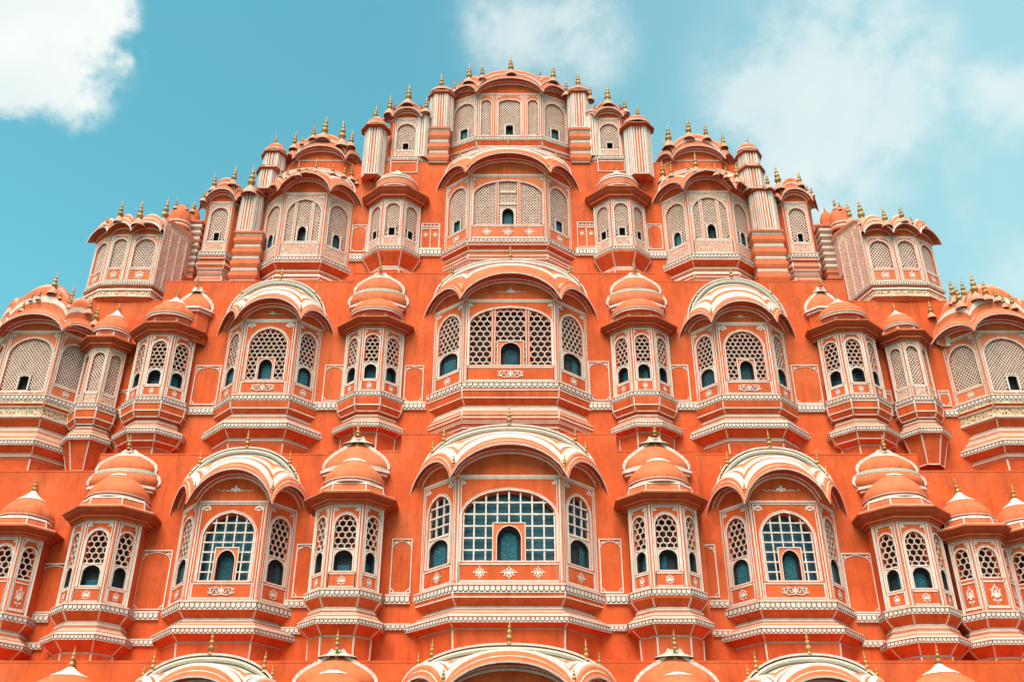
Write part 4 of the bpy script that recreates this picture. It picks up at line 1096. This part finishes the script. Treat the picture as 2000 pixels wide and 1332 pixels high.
tower('striped tower touching the left side of the crowning bay', D4 - .05, [(861, 22, 183, 250)], fin=[(850, 155, 177, D4 - .1), (866, 153, 165, D4 - .1)], p=.30, domeh=.16)
tower('striped tower touching the right side of the crowning bay', D4 - .05, [(1131, 20, 181, 250)], fin=[(1125, 142, 165, D4 - .1), (1140, 168, 186, D4 - .1)], p=.30, domeh=.16)
pier('moulded pier under the striped tower left of the crowning bay', D4 - .1, 857, 18, 250, 318, 3, .34)
pier('moulded pier under the striped tower right of the crowning bay', D4 - .1, 1133, 18, 252, 318, 3, .34)
tower('long striped tower hanging over the wall at the left shoulder', D3 - .02, [(729, 20, 249, 340)], fin=[(735, 212, 232, D3), (742, 208, 222, D3 + .1)], p=.30, ev=.16, domeh=.22)
tower('long striped tower hanging over the wall at the right shoulder', D3 - .02, [(1249, 25, 246, 340)], fin=[(1243, 202, 220, D3), (1224, 206, 218, D3 + .1)], p=.30, ev=.16, domeh=.22)
tower('narrow striped strip between the left shoulder bay and tower', 21.02, [(824, 11, 226, 306)], p=.14, ev=.03, domeh=.10)
tower('narrow striped strip between the right shoulder bay and tower', 21.02, [(1158, 11, 226, 304)], p=.14, ev=.03, domeh=.10)
tower('three-stage striped tower on the left flank', D3 - .02, [(531, 20, 298, 326), (519, 19, 330, 368), (484, 21, 376, 452)], fin=[(537, 266, 281, D3)], p=.34, domeh=.20)
tower('three-stage striped tower on the right flank', D3 - .02, [(1467, 20, 298, 323), (1473, 22, 328, 368), (1497, 25, 372, 449)], fin=[(1455, 277, 287, D3)], p=.34, domeh=.20)
pier('tall moulded pier under the left flank tower', D3, 480, 25, 453, 548, 4, .38)
pier('tall moulded pier under the right flank tower', D3, 1505, 29, 450, 552, 4, .38)
pier('slatted white pier beside the left corner screen', D3, 366, 17, 432, 548, 9, .30, white_top=True, dome=(376, 408, 430, 13))
pier('slatted white pier beside the right corner screen', D3, 1628, 18, 440, 550, 9, .30, white_top=True, dome=(1616, 415, 438, 13))

# ---- corner screens (big lattice blocks)
def corner_block(label, mirror, xs_bot, yb, ybase, y_top, yin, yR, roofpx, fins, strip_px, frieze):
    """xs_bot: photo columns of the face corners along the ledge, outer chamfer first when not mirrored"""
    D = 19.5
    zc = PZ(yb, D)
    X = [PX(x, yb, D) for x in xs_bot]
    if mirror: X[0] = PX(xs_bot[0], yb, D + .8)
    else: X[4] = PX(xs_bot[4], yb, D + .8)
    if not mirror: plan = [(X[0], D + .35), (X[1], D), (X[2], D - .03), (X[3], D), (X[4], D + .8)]
    else: plan = [(X[0], D + .8), (X[1], D), (X[2], D - .03), (X[3], D), (X[4], D + .35)]
    org = ((X[0] + X[-1]) / 2, D, zc)
    bay = place('corner_screen', bpy.data.meshes.new('corner_screen'), root, org, label)
    body = MB(); trim = MB(); zt = PZ(y_top, D)
    m = 4
    fi = [i for i in range(4)]
    carved = 3 if not mirror else 0
    for i in range(4):
        f = Fr(plan[i], plan[i + 1], zc, zt)
        if i == carved:
            f.fill(body, 0, 0, f.w, zt - zc + .35, 'filigree')
            for u in (.02, f.w * .33, f.w * .66, f.w - .02): f.line(trim, u, 0, u, zt - zc + .33, .035, 'white', .002, .016)
        else:
            face_decor(bay, org, body, trim, f, zt - zc, dict(lat_full, panel=.30, apex=.90, wall='coral', cell=.072, mg=.16))
            f.fill(trim, .05, .04, .075, zt - zc - .06, 'white', .004); 
            for u in (.085, f.w - .085): f.line(trim, u, .02, u, zt - zc - .05, .03, 'screen', .002, .008)
    xb = plan
    back = [(xb[0][0], D + 1.4, zc), (xb[0][0], xb[0][1], zc), (xb[0][0], xb[0][1], zt), (xb[0][0], D + 1.4, zt)]
    body.poly(back, 'coral'); body.poly([(xb[-1][0], D + 1.4, zc), (xb[-1][0], xb[-1][1], zc), (xb[-1][0], xb[-1][1], zt), (xb[-1][0], D + 1.4, zt)], 'coral')
    xk = X[3] if not mirror else X[1]; sgn = -1 if not mirror else 1
    zk = PZ(432, D + .3)
    blk = [(min(xk + sgn * .95, xk + .0), D + .04), (max(xk + sgn * .95, xk + .0), D + .04)]
    if not mirror: pk_ = [(X[3] - .6, D + 1.5), (X[3] - .6, D + .27), (X[3] + .02, D + .27), (X[4] + .01, D + .79), (X[4] + .01, D + 1.5)]
    else: pk_ = [(X[0] - .01, D + 1.5), (X[0] - .01, D + .79), (X[1] - .02, D + .27), (X[1] + .6, D + .27), (X[1] + .6, D + 1.5)]
    body.grid([ring(pk_, 0, zt - .5), ring(pk_, 0, zk - .09), ring(pk_, .05, zk - .06), ring(pk_, .05, zk - .02), ring(pk_, 0, zk), ring(pk_, -.15, zk + .01)], ['filigree', 'white', 'coral', 'white', 'coral'])
    # hood over the three window faces
    hp = [(X[0] + .05, D + 1.3)] + plan[:4] if not mirror else plan[1:] + [(X[4] - .05, D + 1.3)]
    H = PZ(yin, D) - zt; amps = [H] * 4
    base = hood_ring(hp, 0, zt, [0, 0, 0, 0]); body.grid([base, hood_ring(hp, 0, zt, amps)], 'orange')
    hood = MB(); A = lambda d: [x + d for x in amps]
    prof = [(-.01, -.02, 0), (.03, -.02, 0), (.035, 0, .01), (.19, -.05, .09), (.20, -.02, .095), (.17, .04, .07), (.155, .05, .12), (.13, .06, .15), (.13, .09, .16), (.10, .10, .22), (.03, .12, .28), (.0, .14, .30), (-.05, .16, .30)]
    rg = [hood_ring(hp, o, zt + dz, A(da), clamp=False) for o, dz, da in prof]
    hood.grid(rg, ['orange', 'white', 'darkred', 'white', 'white', 'coral', 'coral', 'white', 'coral', 'coral', 'white', 'coral'])
    zR = PZ(yR, D + .2)
    last = rg[-1]; n = len(last)
    vr = [last]
    for q in range(1, 6):
        s = q / 5
        vr.append([(x + (org[0] - x) * .06 * s, y + .5 * s, z + (zR - z) * s * (.9 - .35 * abs(2 * i / (n - 1) - 1) ** 3)) for i, (x, y, z) in enumerate(last)])
    vr.append([(x, y + .7, z - .6) for x, y, z in vr[-1]])
    hood.grid(vr, ['coral', 'white', 'coral', 'coral', 'white', 'coral'])
    hood.build('hood', bay, org)
    # little domed cap over the carved strip
    cx_, cy0, cy1, chw = roofpx
    cm = MB(); Xc = PX(cx_, cy1, D + .85); r_ = PX(cx_ + chw, cy1, D + .85) - Xc; zz = PZ(cy1, D + .55); hh = PZ(cy0, D + .85) - zz
    lathe(cm, (Xc, D + .85, zz), [(r_ * a_, hh * b_) for a_, b_ in ((1.05, -.25), (1.12, -.2), (1.12, -.05), (1.0, 0), (1.06, .2), (.98, .5), (.7, .82), (.3, 1.0), (.01, 1.02))], 'coral', 24, True, .8)
    for zf in (-.12, .05): lathe(cm, (Xc, D + .85, zz + zf * hh), [(r_ * 1.0, -.02), (r_ * 1.14, -.015), (r_ * 1.14, .015), (r_ * 1.0, .02)], 'white', 24, False, .8)
    cm.build('dome', bay, org)
    # ledge, frieze and underside
    lg = MB(); fp_ = offset_plan(plan, 0)
    z1, z2, z3, z4 = PZ(yb + 5, D), PZ(frieze[0], D), PZ(frieze[1], D), PZ(588, D)
    pr = [(zc, -.05), (zc, .05), (z1, .05), (z1 - .01, .0), (z2 + .05, -.02), (z2 + .045, .03), (z2, .03), (z2, .01), (z3, .01), (z3, .03), (z3 - .03, .03), (z4, -.06)]
    lg.grid([ring(plan, o, z) for z, o in pr], ['white', 'white', 'white', 'orange', 'white', 'white', 'coral', 'friezepat', 'white', 'white', 'orange'])
    for i in range(4):
        f = Fr(offset_plan(plan, .05)[i], offset_plan(plan, .05)[i + 1], zc); nn = int(f.w / .055)
        for q in range(nn): f.line(lg, (q + .5) * f.w / nn, -.065, (q + .5) * f.w / nn, -.012, .02, 'line', 0, .004)
    lg.build('frieze_ledge', bay, org)
    trim.build('painted_trim', bay, org); fill_mesh(bay, body, org)
    for f in fins: finial_px(bay, *f)
    return bay
corner_block('three-arched corner screen of pale lattice at the left end', False, (155, 197, 240, 298, 351), 553, 559, 459, 448, 419, (350, 403, 428, 22),
             [(272, 387, 418, 19.6), (320, 385, 419, 19.7), (234, 399, 425, 19.6), (208, 425, 437, 19.6), (289, 418, 424, 19.6), (344, 390, 403, 19.7), (365, 394, 403, 19.7), (377, 396, 410, 19.8)], None, (569, 579))
corner_block('three-arched corner screen of pale lattice at the right end', True, (1652, 1703, 1760, 1810, 1854), 553, 559, 463, 450, 424, (1642, 405, 430, 20),
             [(1631, 388, 403, 19.7), (1640, 396, 406, 19.7), (1660, 401, 428, 19.7), (1684, 388, 421, 19.6), (1730, 398, 423, 19.6), (1763, 405, 427, 19.6), (1780, 420, 430, 19.6), (1805, 430, 441, 19.6), (1706, 418, 424, 19.6)], None, (567, 578))

settle_finials()
